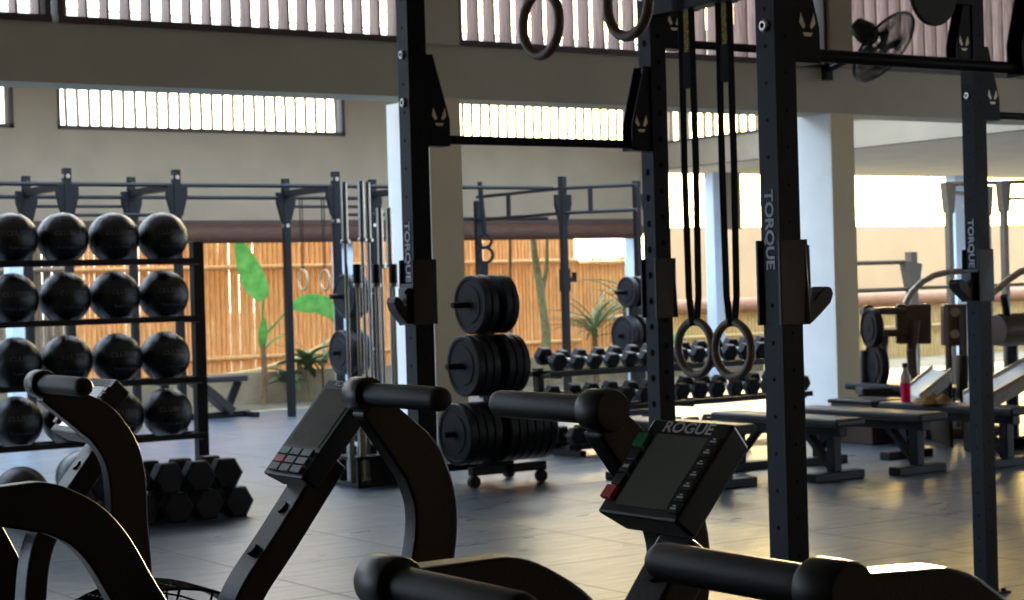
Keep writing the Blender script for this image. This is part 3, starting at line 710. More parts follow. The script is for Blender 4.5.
# ------------------------------------------------------------------ medicine ball rack
YR = 12.3; br = .178
rack = thing('ball_rack', 'black four-tier medicine ball rack on the left', 'ball rack', (4.75, YR, 0))
zb = [1.84, 1.43, .995, .595]
for x in (5.56, 2.95):
    for y in (YR-.02, ): MB().box((x-.04, y-.04, .0), (x+.04, y+.04, 1.81)).build('upright', 'steel_far', rack, .003)
    MB().box((x-.04, YR-.35, 0), (x+.04, YR+.35, .07)).build('foot', 'steel_far', rack, .004)
for z in zb:
    for dy in (-.11, .11): MB().box((2.95, YR-.02+dy-.012, z-br-.01), (5.56, YR-.02+dy+.012, z-br+.03)).build('rail', 'steel_far', rack)
    for x in (5.54, 2.97): MB().box((x-.02, YR-.14, z-br-.02), (x+.02, YR+.12, z-br+.02)).build('arm', 'steel_far', rack)
def ball(lab, loc, yaw=0, grp='medicine balls on the rack'):
    t = thing('medicine_ball', lab, 'medicine ball', (0, 0, 0), grp)
    MB().sphere((0, 0, br), br, 40, 24).build('shell', 'leather', t)
    d = .02
    s = MB(); s.text('CLUBFIT', .05, (0, -br, br+.035), (1, 0, 0), (0, 0, 1), .001, wrap=((0, 0, br), br+.0015), stretch=1.2); s.build('lettering', 'printdim', t)
    s = MB(); s.text('SLAM BALL', .032, (0, -br, br-.075), (1, 0, 0), (0, 0, 1), .001, wrap=((0, 0, br), br+.0015), stretch=1.2); s.build('lettering', 'printdim', t)
    s = MB()
    for a in range(4): s.ring((0, 0, br), (math.cos(a*PI/4+.4), math.sin(a*PI/4+.4), 0), br+.0003, .0012, 48, 5)
    s.build('seam', 'plast', t)
    t.location = loc; t.rotation_euler = (0, 0, yaw); return t
tier = ['top', 'second', 'third', 'lowest']; colw = ['at the right end', 'second from the right end', 'third from the right end', 'fourth from the right end', 'fifth from the right end']
b0 = None; dxs = [5.30, 4.935, 4.57, 4.205, 3.84]
for i, z in enumerate(zb):
    for j, x in enumerate(dxs):
        lab = 'black medicine ball on the %s tier of the rack, %s' % (tier[i], colw[j])
        lc = (x+random.uniform(-.004, .004), YR-.02, z-br+.022-.02); ya = random.uniform(-.15, .15)
        if j == 4 and i != 9 and x < 3.9: continue
        if b0 is None: b0 = ball(lab, lc, ya)
        else: dup(b0, lc, lab, ya)
for px, py, lab in ((22, 520, 'black medicine ball on the floor at the far left behind the bike arm'), (82, 500, 'black medicine ball on the floor left of the dumbbell pile, just above the bike frame')):
    p = onp(px, py+2, 2, 0); o = dup(b0, (p.x, p.y, 0), lab, .4); o['group'] = 'medicine balls on the floor'

# ------------------------------------------------------------------ hex dumbbells
def dumbbell(lab, loc, R_=.09, L_=.34, yaw=0, grp='', m_='rubber', handle=True):
    t = thing('dumbbell', lab, 'dumbbell', (0, 0, 0), grp)
    hl = L_*.3
    for s_ in (-1, 1):
        h = MB(); prof = [(0, R_*.86), (.012, R_), (hl-.012, R_), (hl, R_*.86)]
        # six-sided head, axis y
        vs = []
        for (d, r) in prof:
            for k in range(6):
                a = PI/6+PI/3*k - PI/6; vs.append(Vector((r*math.cos(a), s_*(L_/2-hl+d), R_*.866+r*math.sin(a))))
        fs = [(k*6+i, k*6+(i+1) % 6, (k+1)*6+(i+1) % 6, (k+1)*6+i) for k in range(3) for i in range(6)]+[tuple(range(6)), tuple(range(18, 24))]
        h.add(vs, fs); h.build('head', m_, t)
    if handle: MB().cyl((0, -L_/2+hl-.002, R_*.866), (0, L_/2-hl+.002, R_*.866), .016, n=10).build('handle', 'chrome', t)
    t.location = loc; t.rotation_euler = (0, 0, yaw); return t
# pile on the floor
D = None
fx = [5.14, 4.93, 4.72, 4.51, 4.30, 4.09]
nmz = ['at the right end', 'second from the right', 'third from the right', 'fourth from the right', 'fifth from the right', 'sixth from the right']
for i, x in enumerate(fx):
    R_ = .108
    lab = 'large black hex dumbbell in the lower row of the floor pile, %s' % nmz[i]
    if D is None: D = dumbbell(lab, (x, 11.0, 0), R_, .36, .06, 'hex dumbbells piled on the floor')
    else: dup(D, (x, 11.0+random.uniform(-.03, .03), 0), lab, random.uniform(-.08, .08))
for i, x in enumerate(fx[:5]):
    lab = 'large black hex dumbbell in the upper row of the floor pile, %s' % nmz[i]
    dup(D, (x-.06, 10.99+random.uniform(-.03, .03), .188), lab, random.uniform(-.1, .1))
# dumbbell rack
YD = 12.7
X0, X1 = 8.9, 11.75
dr = thing('dumbbell_rack', 'black three-tier dumbbell rack behind the stacked plates', 'dumbbell rack', (X0, YD, 0))
tiers = [(.70, YD+.12), (.39, YD), (.10, YD-.12)]
for x in (X0+.1, X1-.1, (X0+X1)/2):
    MB().box((x-.03, YD-.35, 0), (x+.03, YD+.35, .05)).build('foot', 'steel_far', dr, .003)
    MB().prism([(x-.03, YD+.2, 0), (x-.03, YD+.28, 0), (x-.03, YD+.32, .72), (x-.03, YD+.24, .72)], (.06, 0, 0)).build('upright', 'steel_far', dr)
for z, y in tiers:
    MB().box((X0, y-.17, z-.045), (X1, y-.13, z-.0)).box((X0, y+.10, z-.045), (X1, y+.14, z-.0)).build('shelf_rail', 'steel_far', dr)
    for x in (X0+.1, X1-.1, (X0+X1)/2): MB().box((x-.02, y-.17, z-.06), (x+.02, YD+.3, z-.03)).build('bracket', 'steel_far', dr)
Ds = None; tn = ['top', 'middle', 'bottom']
ordn = ['left end', 'second from left', 'third from left', 'fourth from left', 'fifth from left', 'sixth from left', 'seventh from left', 'eighth from left', 'ninth from left', 'tenth from left', 'eleventh from left', 'twelfth from left', 'thirteenth from left', 'fourteenth from left', 'fifteenth from left', 'sixteenth from left', 'seventeenth from left', 'eighteenth from left']
for k, (z, y) in enumerate(tiers):
    n = 15 if k == 0 else 14
    for i in range(n):
        x = X0+.1+i*(X1-X0-.2)/(n-1)
        if k == 2 and i > 9: continue
        lab = 'round-headed dumbbell on the %s tier of the dumbbell rack, %s' % (tn[k], ordn[i])
        if Ds is None: Ds = dumbbell(lab, (x, y-.02, z), .082, .30, 0, 'dumbbells on the rack')
        else:
            o = dup(Ds, (x, y-.02+random.uniform(-.01, .01), z), lab, random.uniform(-.05, .05)); sc = .78+.3*i/n if k == 0 else random.uniform(.92, 1.05)
            o.scale = (sc, 1, sc)
        o = Ds if i == 0 and k == 0 else o
        if k < 2: o.rotation_euler.x = .22; o.location.z += .035

# ------------------------------------------------------------------ bumper plates and plate tree
def plate(lab, loc, R_=.225, th=.06, grp='bumper plates on the tree', m_='rubber2'):
    t = thing('bumper_plate', lab, 'weight plate', (0, 0, 0), grp)
    MB().lathe((0, 0, 0), (1, 0, 0), [(-th/2, R_*.30), (-th/2, R_*.62), (-th/2+.008, R_*.64), (-th/2+.008, R_*.84), (-th/2, R_*.86), (-th/2, R_-.008), (-th/2+.008, R_), (th/2-.008, R_), (th/2, R_-.008), (th/2, R_*.86), (th/2-.008, R_*.84), (th/2-.008, R_*.64), (th/2, R_*.62), (th/2, R_*.3)], 48).build('disc', m_, t)
    MB().lathe((0, 0, 0), (1, 0, 0), [(-th/2-.003, .03), (-th/2-.003, .046), (th/2+.003, .046), (th/2+.003, .03)], 24).build('hub', 'rubber', t)
    t.location = loc; return t
def plate_tree(x, y, rows, lab, h, m_='steel_far'):
    t = thing('plate_tree', lab, 'plate tree', (x, y, 0))
    MB().box((x-.035, y-.035, .1), (x+.035, y+.035, h)).build('upright', m_, t, .003)
    MB().box((x-.32, y-.24, .09), (x+.32, y-.18, .15)).box((x-.32, y+.18, .09), (x+.32, y+.24, .15)).box((x-.03, y-.24, .09), (x+.03, y+.24, .15)).build('base', m_, t, .003)
    for dx in (-.29, .29):
        for dy in (-.21, .21):
            w_ = MB().cyl((x+dx, y+dy-.02, .045), (x+dx, y+dy+.02, .045), .045, n=16).build('wheel', 'rubber', t)
            MB().box((x+dx-.012, y+dy-.024, .04), (x+dx+.012, y+dy+.024, .1)).build('fork', 'steel_far', w_)
    for (z, a, b) in rows:
        MB().cyl((x-a, y, z), (x+b, y, z), .024, n=14).build('peg', 'steel_far', t)
    return t
TX, TY = 7.50, 11.25
cx = onp(487, 304, 1, TY); print('tree', cx)
TX = cx.x
plate_tree(TX, TY, [(1.30, .30, .24), (.86, .36, .36), (.375, .40, .50)], 'black plate tree on castors loaded with bumper plates before the column', 1.42)
PL = None; k = 0
rows = [(1.30, [-.06, -.125, .06, .12], .215, .058), (.86, [-.065, -.13, -.195, .065, .13, .195], .222, .06), (.375, [-.07, -.14, -.21, -.28, .07, .14, .21, .28, .35, .42], .225, .066)]
sd_ = {-1: 'left', 1: 'right'}
for (z, xs_, R_, th), rn in zip(rows, ('top', 'middle', 'bottom')):
    cnt = {-1: 0, 1: 0}
    for dx in xs_:
        sg = -1 if dx < 0 else 1; cnt[sg] += 1
        lab = 'bumper plate, %s peg of the front tree, %s side, %s' % (rn, sd_[sg], ('against the post', 'second from the post', 'third from the post', 'fourth from the post', 'fifth from the post', 'sixth from the post')[cnt[sg]-1])
        lc = (TX+dx, TY, z-.0)
        if PL is None: PL = plate(lab, lc, R_, th)
        else:
            o = dup(PL, lc, lab); s_ = R_/.215; o.scale = (th/.058, s_, s_)
# a second tree by the barbells and a third left of the middle post
for px, yy, rws, lab, tag_ in ((352, 14.6, ((296, 2), (352, 3)), 'black plate tree standing behind the upright barbells', 'tree behind the barbells'),
                              (633, 15.0, ((292, 2), (335, 3)), 'plate tree partly hidden behind the middle rig post', 'tree beside the middle rig post')):
    c = onp(px, 300, 1, yy); zs = [onp(px, y_, 1, yy).z for y_, n in rws]
    plate_tree(c.x, yy, [(z, .22, .22) for z in zs], lab, zs[0]+.12)
    for (y_, n), z, rn in zip(rws, zs, ('upper', 'lower')):
        for kk in range(n):
            dx = (-.06, .06, -.12)[kk]
            o = dup(PL, (c.x+dx, yy, z), 'dark plate on the %s peg of the %s, %s' % (rn, tag_, ('inner left', 'inner right', 'outer left')[kk])); s_ = (.16 if rn == 'upper' and px > 600 else .2)/.215; o.scale = (1, s_, s_); o['group'] = 'plates on the '+tag_

# ------------------------------------------------------------------ barbell holder with upright barbells
BY = 11.9
hx0 = onp(343, 470, 1, BY).x; hx1 = onp(406, 470, 1, BY).x
hb = thing('barbell_holder', 'black vertical barbell holder box on the floor left of the foreground post', 'barbell holder', ((hx0+hx1)/2, BY, 0))
mb = MB(); mb.box((hx0, BY-.22, .0), (hx1, BY+.22, .03)); mb.box((hx0, BY-.22, .2), (hx1, BY+.22, .225))
for x in (hx0, (hx0+hx1)/2-.015, hx1-.03):
    for y in (BY-.22, BY+.19): mb.box((x, y, 0), (x+.03, y+.03, .22))
mb.box((hx0+.12, BY-.215, .03), (hx1, BY-.2, .2)); mb.build('frame', 'steel_far', hb, .002)
for ix in range(3):
    for iy in range(3):
        x = hx0+.08+ix*(hx1-hx0-.16)/2; y = BY-.15+iy*.15
        MB().cyl((x, y, .03), (x, y, .29), .034, n=14).build('socket', 'plast', hb)
def barbell(px, top_y, dy, lab, sl=.42, m_='chrome', rs=.025):
    y = BY+dy
    p = onp(px, 470, 1, y); x = p.x
    # choose x so the upper sleeve stands where it does
    x = onp(px, 300, 1, y).x
    zt = onp(px, top_y, 1, y).z
    t = thing('barbell', lab, 'barbell', (x, y, .03), 'barbells standing in the holder')
    MB().cyl((x, y, .04), (x, y, zt-.02), .0145, n=12).build('shaft', 'chrome', t)
    MB().lathe((x, y, zt-sl), (0, 0, 1), [(0, rs), (sl-.004, rs), (sl, rs*.85)], 16).build('sleeve', m_, t)
    MB().lathe((x, y, zt-sl-.03), (0, 0, 1), [(0, .022), (.004, .038), (.026, .038), (.03, .03)], 16).build('collar', 'chrome', t)
    MB().lathe((x, y, .05), (0, 0, 1), [(0, rs), (.38, rs), (.382, .038), (.4, .038), (.404, .016)], 16).build('lower_sleeve', 'chrome', t)
barbell(347, 182, -.12, 'tall chrome barbell at the left end of the holder')
barbell(364, 181, .0, 'tall chrome barbell, third from the left in the holder, brightest sleeve')
barbell(370, 182, .14, 'tall chrome barbell set just behind the brightest one in the holder')
barbell(382, 208, .05, 'shorter chrome barbell before the white column, left of its twin')
barbell(391, 208, .15, 'shorter chrome barbell before the white column, right of its twin')
barbell(358, 264, -.17, 'short bar with a black upper sleeve, the left of three', .14, 'plast', .032)
barbell(377, 264, -.17, 'short bar with a black upper sleeve, the middle of three', .14, 'plast', .032)
barbell(394, 264, -.10, 'short bar with a black upper sleeve, the right of three before the column', .14, 'plast', .032)

# ------------------------------------------------------------------ far rigs
def far_gusset(mb, x, y, z, sx):
    x0 = x+sx*HW; mb.prism([(x0, y-.03, z+.0), (x0+sx*.03, y-.03, z-.38), (x, y-.03, z-.42)][:0] or [(x0, y-.03, z+.02), (x0+sx*.075, y-.03, z+.02), (x0+sx*.075, y-.03, z-.10), (x0+sx*.02, y-.03, z-.30), (x0, y-.03, z-.30)], (0, .06, 0))
def far_rig(posts, bars, lab, loc, mt='steel_far', h=2.74):
    t = thing('pull_up_rig', lab, 'power rig', loc)
    for x, y in posts:
        MB().box((x-HW, y-HW, 0), (x+HW, y+HW, h)).build('upright', mt, t)
        b_ = MB()
        for z in (2.66, 2.2): b_.cyl((x-HW-.008, y, z), (x-HW, y, z), .022, n=10); b_.cyl((x, y-HW-.008, z), (x, y-HW, z), .022, n=10)
        b_.build('bolt', 'bolt', t)
    for b in bars:
        a, c, r = b
        MB().cyl(a, c, r, n=8).build('pull_up_bar', mt, t)
    return t
X_ = [5.0, 6.72, 7.90, 9.78, 10.93]; Ya, Yb_ = 17.9, 19.1
posts = [(x, y) for x in X_[1:] for y in (Ya, Yb_)]
bars = []
for y in (Ya, Yb_):
    for z in (2.58 if y == Ya else 2.52,): bars.append(((3.5, y, z), (12.7 if y == Ya else X_[4], y, z), .022))
    bars.append(((X_[1], y, 2.27 if y == Ya else 2.42), (X_[2], y, 2.27 if y == Ya else 2.42), .018)); bars.append(((X_[3], y, 2.27 if y == Ya else 2.42), (X_[4], y, 2.27 if y == Ya else 2.42), .018))
r1 = far_rig(posts, bars, 'dark pull-up rig standing far back behind the medicine balls', (X_[2], Ya, 0))
for x in X_[1:]:
    MB().box((x-HW, Ya, 2.53), (x+HW, Yb_, 2.60)).build('header', 'steel_far', r1)
    for y in (Ya, Yb_):
        for q in (1, -1): g_ = MB(); far_gusset(g_, x, y, 2.56, q); g_.build('gusset', 'steel_far', r1)
r2 = far_rig([(12.95, 17.9), (14.05, 17.9), (12.8, 19.6), (14.33, 19.1)], [((12.6, 19.6, 2.14), (14.1, 17.9, 2.14), .0), ], 'dark pull-up rig with ladder bars far back behind the stacked plates', (12.95, 17.9, 0)) if False else None
pA = at(477, 190, 24.0); pB = at(562, 178, 22.4); pC = at(649, 180, 22.8); pD = at(636, 181, 23.8)
t = thing('pull_up_rig', 'dark rig with ladder-style pull-up bars far back behind the stacked plates', 'power rig', (pB.x, pB.y, 0))
for p, h in ((pA, 2.55), (pB, 2.74), (pC, 2.7), (pD, 2.74)):
    MB().box((p.x-HW, p.y-HW, 0), (p.x+HW, p.y+HW, h)).build('upright', 'steel_far', t)
def lad(p, q_, z):
    d = (q_-p); 
    for zz in (z, z-.30): MB().cyl((p.x, p.y, zz), (q_.x, q_.y, zz), .022, n=8).build('pull_up_bar', 'steel_far', t)
    for f in (.38,): MB().cyl((p.x+d.x*f, p.y+d.y*f, z-.3), (p.x+d.x*f, p.y+d.y*f, z), .03, n=8).build('rung', 'steel_far', t)
lad(pA, pB, 2.60); lad(pB, at(636, 185, 22.1), 2.60)
MB().cyl((pA.x-.3, pA.y, 2.32), (pC.x, pA.y, 2.32), .022, n=8).build('pull_up_bar', 'steel_far', t)
for p in (pB, pC):
    for q in (1, -1): g_ = MB(); far_gusset(g_, p.x, p.y, 2.5, q); g_.build('gusset', 'steel_far', t)
mj = MB().box((pB.x+HW, pB.y-.03, 1.46), (pB.x+.16, pB.y+.03, 1.52)).box((pB.x+.13, pB.y-.03, 1.46), (pB.x+.16, pB.y+.03, 1.58)).box((pB.x-.05, pB.y-.05, 1.35), (pB.x+.05, pB.y+.05, 1.62)).build('j_cup', 'steel_far'); tag(mj, 'dark j-cup on the far rig post right of the stacked plates', 'j-cup')
# far rings
for px, lab in ((303, 'small pale ring hanging in the far rig, left of its pair'), (325, 'small pale ring hanging in the far rig, right of its pair')):
    c = onp(px, 280, 1, 18.5); gring(c.x, c.y, c.z, .125, lab, 'rings in the far rig', 'woodfar', 2.47, 0, True)
c = onp(0, 0, 1, 18)
# chain like carabiner set on the far rig left
for px in (478,):
    s = MB(); p = at(485, 245, 22.0)
    s.ring((p.x, p.y, p.z+.05), (.6, .8, 0), .08, .02, 20, 6); s.ring((p.x, p.y, p.z-.12), (.6, .8, 0), .09, .02, 20, 6); s.cyl((p.x, p.y, p.z+.12), (p.x-.05, p.y, p.z+.75), .03); s.cyl((p.x, p.y, p.z-.2), (p.x-.02, p.y, p.z-.45), .04)
    tag(s.build('hanging_strap', 'strap'), 'dark bundle of straps hanging above the stacked plates', 'strap')
# right far rig
sr = MB; rr_ = []
pts = [at(948, 190, 22.), at(1003, 184, 22.), at(986, 192, 23.2)]
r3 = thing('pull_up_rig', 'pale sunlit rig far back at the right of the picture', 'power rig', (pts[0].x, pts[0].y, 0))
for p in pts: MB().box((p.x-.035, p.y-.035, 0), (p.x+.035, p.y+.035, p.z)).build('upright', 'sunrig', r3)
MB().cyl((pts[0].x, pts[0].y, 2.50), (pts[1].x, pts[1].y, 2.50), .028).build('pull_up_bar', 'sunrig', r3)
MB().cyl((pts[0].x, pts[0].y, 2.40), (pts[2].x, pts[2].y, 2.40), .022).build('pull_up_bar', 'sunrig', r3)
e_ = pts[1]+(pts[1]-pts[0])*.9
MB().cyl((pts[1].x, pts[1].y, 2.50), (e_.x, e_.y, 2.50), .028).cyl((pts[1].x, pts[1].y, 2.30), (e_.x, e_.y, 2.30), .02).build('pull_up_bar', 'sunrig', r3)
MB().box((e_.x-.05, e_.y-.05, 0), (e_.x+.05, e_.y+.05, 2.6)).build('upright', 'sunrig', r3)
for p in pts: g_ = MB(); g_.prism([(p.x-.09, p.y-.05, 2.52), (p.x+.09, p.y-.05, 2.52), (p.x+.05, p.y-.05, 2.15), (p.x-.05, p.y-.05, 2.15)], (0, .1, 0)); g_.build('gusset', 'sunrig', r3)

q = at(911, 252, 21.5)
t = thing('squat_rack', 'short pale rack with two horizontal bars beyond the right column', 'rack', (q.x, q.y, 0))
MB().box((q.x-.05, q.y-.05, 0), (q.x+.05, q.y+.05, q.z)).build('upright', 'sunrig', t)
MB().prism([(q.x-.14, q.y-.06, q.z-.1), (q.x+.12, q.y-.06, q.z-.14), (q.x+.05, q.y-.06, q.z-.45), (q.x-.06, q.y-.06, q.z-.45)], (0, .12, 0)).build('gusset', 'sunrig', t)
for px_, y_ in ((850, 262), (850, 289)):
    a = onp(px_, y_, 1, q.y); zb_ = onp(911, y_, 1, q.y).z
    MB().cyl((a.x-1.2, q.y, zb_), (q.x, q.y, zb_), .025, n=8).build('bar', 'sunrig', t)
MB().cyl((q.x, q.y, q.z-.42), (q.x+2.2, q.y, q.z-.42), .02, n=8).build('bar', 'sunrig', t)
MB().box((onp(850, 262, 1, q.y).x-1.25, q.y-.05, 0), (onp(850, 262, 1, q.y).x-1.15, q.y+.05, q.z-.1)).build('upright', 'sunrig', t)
# ------------------------------------------------------------------ benches
def bench(loc, L_, lab, m_='benchtop', z=.44):
    t = thing('flat_bench', lab, 'bench', (0, 0, 0), 'flat benches in a row')
    MB().box((-.14, 0, z-.06), (.14, L_, z)).build('pad', m_, t, .018)
    MB().box((-.04, .08, z-.13), (.04, L_-.08, z-.06)).build('spine', 'steel_far', t, .004)
    for y in (.17, L_-.17):
        MB().prism([(-.035, y-.03, .06), (-.035, y+.05, .06), (-.035, y+.05, z-.1), (-.035, y-.03, z-.1)], (.07, 0, 0)).build('leg', 'steel_far', t, .004)
        MB().box((-.24, y-.05, .0), (.24, y+.06, .06)).build('foot', 'steel_far', t, .006)
        MB().prism([(-.035, y+.05, .08), (-.035, y+.35 if y < .5 else y-.3, z-.08), (-.035, y+.28 if y < .5 else y-.24, z-.08), (-.035, y+.02, .08)], (.07, 0, 0)).build('brace', 'steel_far', t)
    t.location = loc; return t
B0 = bench((9.13, 9.36, 0), 1.35, 'flat black bench partly hidden by the nearest rig post')
dup(B0, (8.29, 9.55, 0), 'flat black bench left of the nearest rig post, above the centre console')
dup(B0, (9.83, 9.24, 0), 'long flat bench before the right column, in full view')
dup(B0, (10.62, 9.10, 0), 'flat bench carrying the pink bottle, running behind the right rig post')
dup(B0, (12.3, 11.2, 0), 'flat dark bench in the second row before the machines')
for px_, y_, wd, hh, lab in ((878, 455, .42, .34, 'dark low storage box behind the benches, right of the right column foot'),):
    p = onp(px_, y_, 2, 0); p.y += .9; p.x += .8
    t = thing('storage_box', lab, 'box', (p.x, p.y, 0))
    MB().box((p.x-wd/2, p.y-.25, 0), (p.x+wd/2, p.y+.25, hh)).build('body', 'pad', t, .015)
    MB().box((p.x-wd/2-.015, p.y-.265, hh), (p.x+wd/2+.015, p.y+.265, hh+.035)).build('lid', 'padk', t, .008)
# incline bench far left
c = onp(222, 418, 2, 0)
t = thing('incline_bench', 'black adjustable bench folded low beside the ball rack upright', 'bench', (c.x, c.y, 0))
MB().box((c.x-.85, c.y-.15, .42), (c.x+.28, c.y+.15, .49)).build('pad', 'padk', t, .015)
MB().box((c.x-.8, c.y-.03, 0), (c.x+.35, c.y+.03, .07)).box((c.x+.28, c.y-.25, 0), (c.x+.36, c.y+.25, .06)).build('base', 'steel_far', t, .004)
MB().sweep([(c.x+.05, c.y, .06), (c.x+.22, c.y, .42)], (0, 1, 0), .04, .03).build('leg', 'steel_far', t)
MB().sweep([(c.x-.35, c.y, .45), (c.x-.1, c.y, .25), (c.x+.1, c.y, .07)], (0, 1, 0), .05, .12).build('backrest', 'padk', t, .01)
MB().sweep([(c.x-.6, c.y, .05), (c.x-.7, c.y, .42)], (0, 1, 0), .04, .03).build('leg', 'steel_far', t)

# ------------------------------------------------------------------ machines on the right
def frame_tube(mb, pts, w_=.035): 
    for a, b in zip(pts, pts[1:]):
        a = Vector(a); b = Vector(b); mb.cyl(a, b, w_, n=8)
def px(xy, z): return at(xy[0], xy[1], z)
Zm = 17.0
def flatpad(x0, y0, x1, y1, z, th, name, m_, par, bev=.02):
    a = at(x0, y1, z); b = at(x1, y1, z); h = at(x0, y0, z)-a
    d = Vector((fw.x, fw.y, 0)).normalized()*th
    s = MB(); s.prism([a, b, b+h, a+h], d); return s.build(name, m_, par, bev)
c = at(900, 400, Zm)
t = thing('leg_machine', 'plate-loaded leg machine with large brown back pad beside the right column', 'exercise machine', (c.x, c.y, 0))
flatpad(897, 304, 932, 344, Zm, .1, 'backrest', 'pad', t)
for y_ in (311, 333):
    a = at(870, y_, Zm); b = at(905, y_, Zm); o = MB().cyl(a, b, .035, n=10).build('roller_bar', 'pad', t)
    MB().cyl(at(868, y_, Zm)+fw*-.06, at(868, y_, Zm)+fw*.14, .055, n=16).build('roller', 'pad', o)
f = MB()
base = lambda x, z: Vector((at(x, 400, z).x, at(x, 400, z).y, .05))
frame_tube(f, [base(915, Zm), at(912, 350, Zm), at(915, 320, Zm)], .05); frame_tube(f, [base(880, Zm), at(884, 330, Zm)], .045); frame_tube(f, [base(865, Zm), base(960, Zm)], .05)
frame_tube(f, [base(900, Zm-.4), base(900, Zm+.4)], .05); f.build('frame', 'pad', t)
flatpad(862, 388, 900, 396, Zm-.3, .35, 'seat', 'padk', t)
flatpad(862, 350, 880, 388, Zm+.2, .12, 'guard', 'padk', t)
MB().tube([at(x, y, Zm-1) for x, y in ((905, 304), (912, 292), (922, 282), (935, 275), (950, 272), (963, 271))], .028, 10).build('handle_tube', 'silver', t)
for k, (x_, y_, r_) in enumerate(((876, 366, .215), (872, 328, .18))):
    p = at(x_, y_, Zm+.1-.3*k); o = dup(PL, p, ('dark weight plate loaded low on the leg machine by the right column', 'dark weight plate loaded high on the leg machine by the right column')[k], -.35)
    o.scale = (1.3, r_/.215, r_/.215); o['group'] = 'plates on the leg machine'
c = at(956, 400, 16)
t = thing('cable_machine', 'tall brown padded machine seen just left of the right rig post', 'exercise machine', (c.x, c.y, 0))
flatpad(944, 304, 969, 346, 16, .14, 'pad_stack', 'pad', t)
f = MB(); b1 = at(948, 405, 16); b2 = at(964, 405, 16)
frame_tube(f, [(b1.x, b1.y, .0), at(949, 306, 16)], .03); frame_tube(f, [(b2.x, b2.y, .0), at(963, 306, 16)], .04); frame_tube(f, [(b1.x-.2, b1.y+.1, .05), (b2.x+.3, b2.y-.1, .05)], .05); f.build('frame', 'pad', t)
for y_ in (312, 334): MB().cyl(at(955, y_, 15.9), at(955, y_, 15.8), .04, n=14).build('adjuster_knob', 'silver', t)
flatpad(944, 370, 952, 400, 15.9, .15, 'lower_pad', 'padk', t)
flatpad(960, 355, 969, 400, 15.9, .15, 'lower_pad', 'padk', t)
c = at(1005, 400, 15)
t = thing('roller_machine', 'machine with a thick brown roller pad at the right edge', 'exercise machine', (c.x, c.y, 0))
a = at(1001, 330, 14.6); MB().lathe(a, (rt.x*.9+fw.x*.5, rt.y*.9+fw.y*.5, 0), [(-.06, .05), (-.055, .12), (0, .13), (.5, .13)], 28).build('roller_pad', 'pad', t)
f = MB(); frame_tube(f, [at(985, 341, 14.7), at(1040, 341, 14.7)], .035); b1 = at(1012, 400, 15); frame_tube(f, [(b1.x, b1.y, 0), at(1012, 342, 15)], .05); frame_tube(f, [(b1.x-.3, b1.y, .05), (b1.x+.5, b1.y-.2, .05)], .05); f.build('frame', 'steel_far', t)
MB().tube([at(x, y, 14.5) for x, y in ((990, 295), (998, 289), (1008, 280), (1020, 272), (1040, 266))], .028, 10).build('handle_tube', 'silver', t)
MB().cyl(at(1004, 296, 14.5), at(1012, 345, 14.7), .03).build('stay', 'steel_far', t)
# treadmill like pale decks
def deck(x0, x1, z, zz, lab, m_='deck'):
    a = at(x0, 400, z); b = at(x1, 400, z); a.z = 0; b.z = 0
    t = thing('treadmill', lab, 'treadmill', a)
    d = (b-a); n_ = Vector((fw.x, fw.y, 0)).normalized()*.7
    MB().prism([a+Vector((0, 0, zz[0]-.1)), b+Vector((0, 0, zz[1]-.1)), b+Vector((0, 0, zz[1])), a+Vector((0, 0, zz[0]))], n_).build('deck', m_, t, .01)
    MB().prism([a+Vector((0, 0, 0)), a+d*.1, a+d*.1+Vector((0, 0, zz[0]-.08)), a+Vector((0, 0, zz[0]-.08))], n_).prism([b-d*.1, b, b+Vector((0, 0, zz[1]-.08)), b-d*.1+Vector((0, 0, zz[1]-.08))], n_).build('support', 'steel_far', t)
    for k in (0, .95): MB().prism([a+n_*k+Vector((0, 0, zz[0])), b+n_*k+Vector((0, 0, zz[1])), b+n_*k+Vector((0, 0, zz[1]+.03)), a+n_*k+Vector((0, 0, zz[0]+.03))], n_*.06).build('side_rail', 'silver', t)
deck(920, 952, 15.2, (.42, .62), 'pale sloping treadmill deck behind the brown towel')
deck(985, 1060, 14.2, (.45, .75), 'pale sloping treadmill deck at the right edge behind the rig post')
deck(858, 900, 18.5, (.30, .30), 'low pale treadmill deck behind the leg machine', 'deck')

# ------------------------------------------------------------------ small things on the bench
p = at(906, 402, 15.05)
bx, by, bz = 11.6, 11.15, .44
pp = onp(906, 402, 2, .44)
t = thing('water_bottle', 'clear bottle half full of bright pink drink standing on the flat bench', 'bottle', pp, None)
MB().lathe(pp, (0, 0, 1), [(.002, .03), (.006, .036), (.15, .040)], 24).build('pink_drink', 'pink', t)
MB().lathe(pp, (0, 0, 1), [(.151, .040), (.20, .04), (.22, .03), (.25, .018), (.27, .018)], 24).build('bottle_top', 'clear', t)
MB().lathe(pp+Vector((0, 0, .27)), (0, 0, 1), [(0, .022), (.03, .022), (.034, .018)], 20).build('cap', 'padk', t)
q0 = onp(934, 404, 2, .44)
mb = MB(); nu, nv = 44, 26; vs = []
for jv in range(nv+1):
    for iu in range(nu+1):
        u = iu/nu*2-1; v = jv/nv*2-1; e = max(0, 1-(abs(u)**2.6+abs(v)**2.6))
        hh = .075*e**.5*(.62+.25*math.sin(7.3*u+2.1*math.sin(4*v))+.22*math.sin(9*v-3.7*u)+.12*math.sin(19*u+11*v))
        rr_ = 1+.12*math.sin(5*math.atan2(v, u))
        vs.append(q0+rt*(.135*u*rr_)+Vector((fw.x, fw.y, 0))*(.10*v*rr_)+Vector((0, 0, .006+max(0, hh))))
mb.add(vs, [(b_*(nu+1)+a, b_*(nu+1)+a+1, (b_+1)*(nu+1)+a+1, (b_+1)*(nu+1)+a) for b_ in range(nv) for a in range(nu)], 0, True)
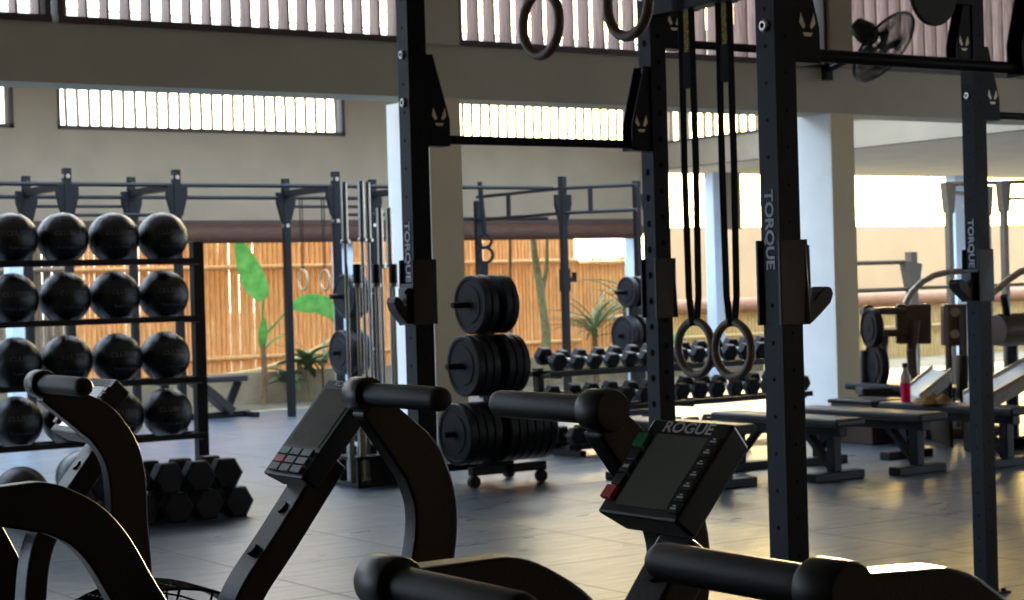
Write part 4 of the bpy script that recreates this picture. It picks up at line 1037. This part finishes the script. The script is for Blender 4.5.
o = mb.build('crumpled_towel', 'towel'); tag(o, 'crumpled brown and tan towel lying right of the pink bottle', 'towel')

# ------------------------------------------------------------------ wall fan on the right column
fc = onp(852, 52, 1, 12.75)
col_pt = Vector((12.42, 12.96, onp(838, 70, 1, 12.9).z))
t = thing('wall_fan', 'black caged fan mounted on the right column by the louvres', 'fan', col_pt)
dc = onp(884, 47, 1, 12.35)
ax = (Rv*.70*.87 - Uv*.72*.87 - fw*.5).normalized()
hub = dc-ax*.12
MB().box((col_pt.x-.05, 12.90, col_pt.z-.1), (col_pt.x+.05, 12.96, col_pt.z+.06)).build('bracket', 'gloss', t, .005)
MB().cyl((col_pt.x, 12.9, col_pt.z), hub-Vector((.05, 0, .08)), .03).build('arm', 'gloss', t)
MB().lathe(hub-ax*.16, ax, [(-.1, .03), (-.09, .08), (.03, .11), (.12, .10), (.16, .05)], 24).build('motor', 'gloss', t)
cg = MB(); cc_ = dc; Rf = .38
a_ = ax.orthogonal().normalized(); b_ = ax.cross(a_)
cg.ring(cc_, ax, Rf, .014, 48, 6); cg.ring(cc_+ax*.07, ax, .07, .006, 24, 6)
for k in range(64):
    th = 2*PI*k/64; d = a_*math.cos(th)+b_*math.sin(th)
    cg.tube([cc_+ax*.09+d*.06, cc_+ax*.07+d*.26, cc_+d*Rf], .003, 4); cg.tube([cc_-ax*.09+d*.06, cc_-ax*.07+d*.26, cc_+d*Rf], .003, 4)
cg.build('cage', 'gloss', t)
bl = MB()
for k in range(3):
    th = 2*PI*k/3+.3; d = a_*math.cos(th)+b_*math.sin(th); e = a_*-math.sin(th)+b_*math.cos(th)
    bl.prism([cc_+d*.04-e*.03, cc_+d*.22-e*.04+ax*.02, cc_+d*.22+e*.05-ax*.02, cc_+d*.05+e*.04], ax*.004)
bl.cyl(cc_-ax*.05, cc_+ax*.03, .045, n=18); bl.build('blades', 'gloss', t)

# ------------------------------------------------------------------ colour management
scene.view_settings.view_transform = 'Standard'; scene.view_settings.look = 'None'
scene.view_settings.exposure = 0.3; scene.view_settings.gamma = 1; scene.view_settings.use_curve_mapping = False
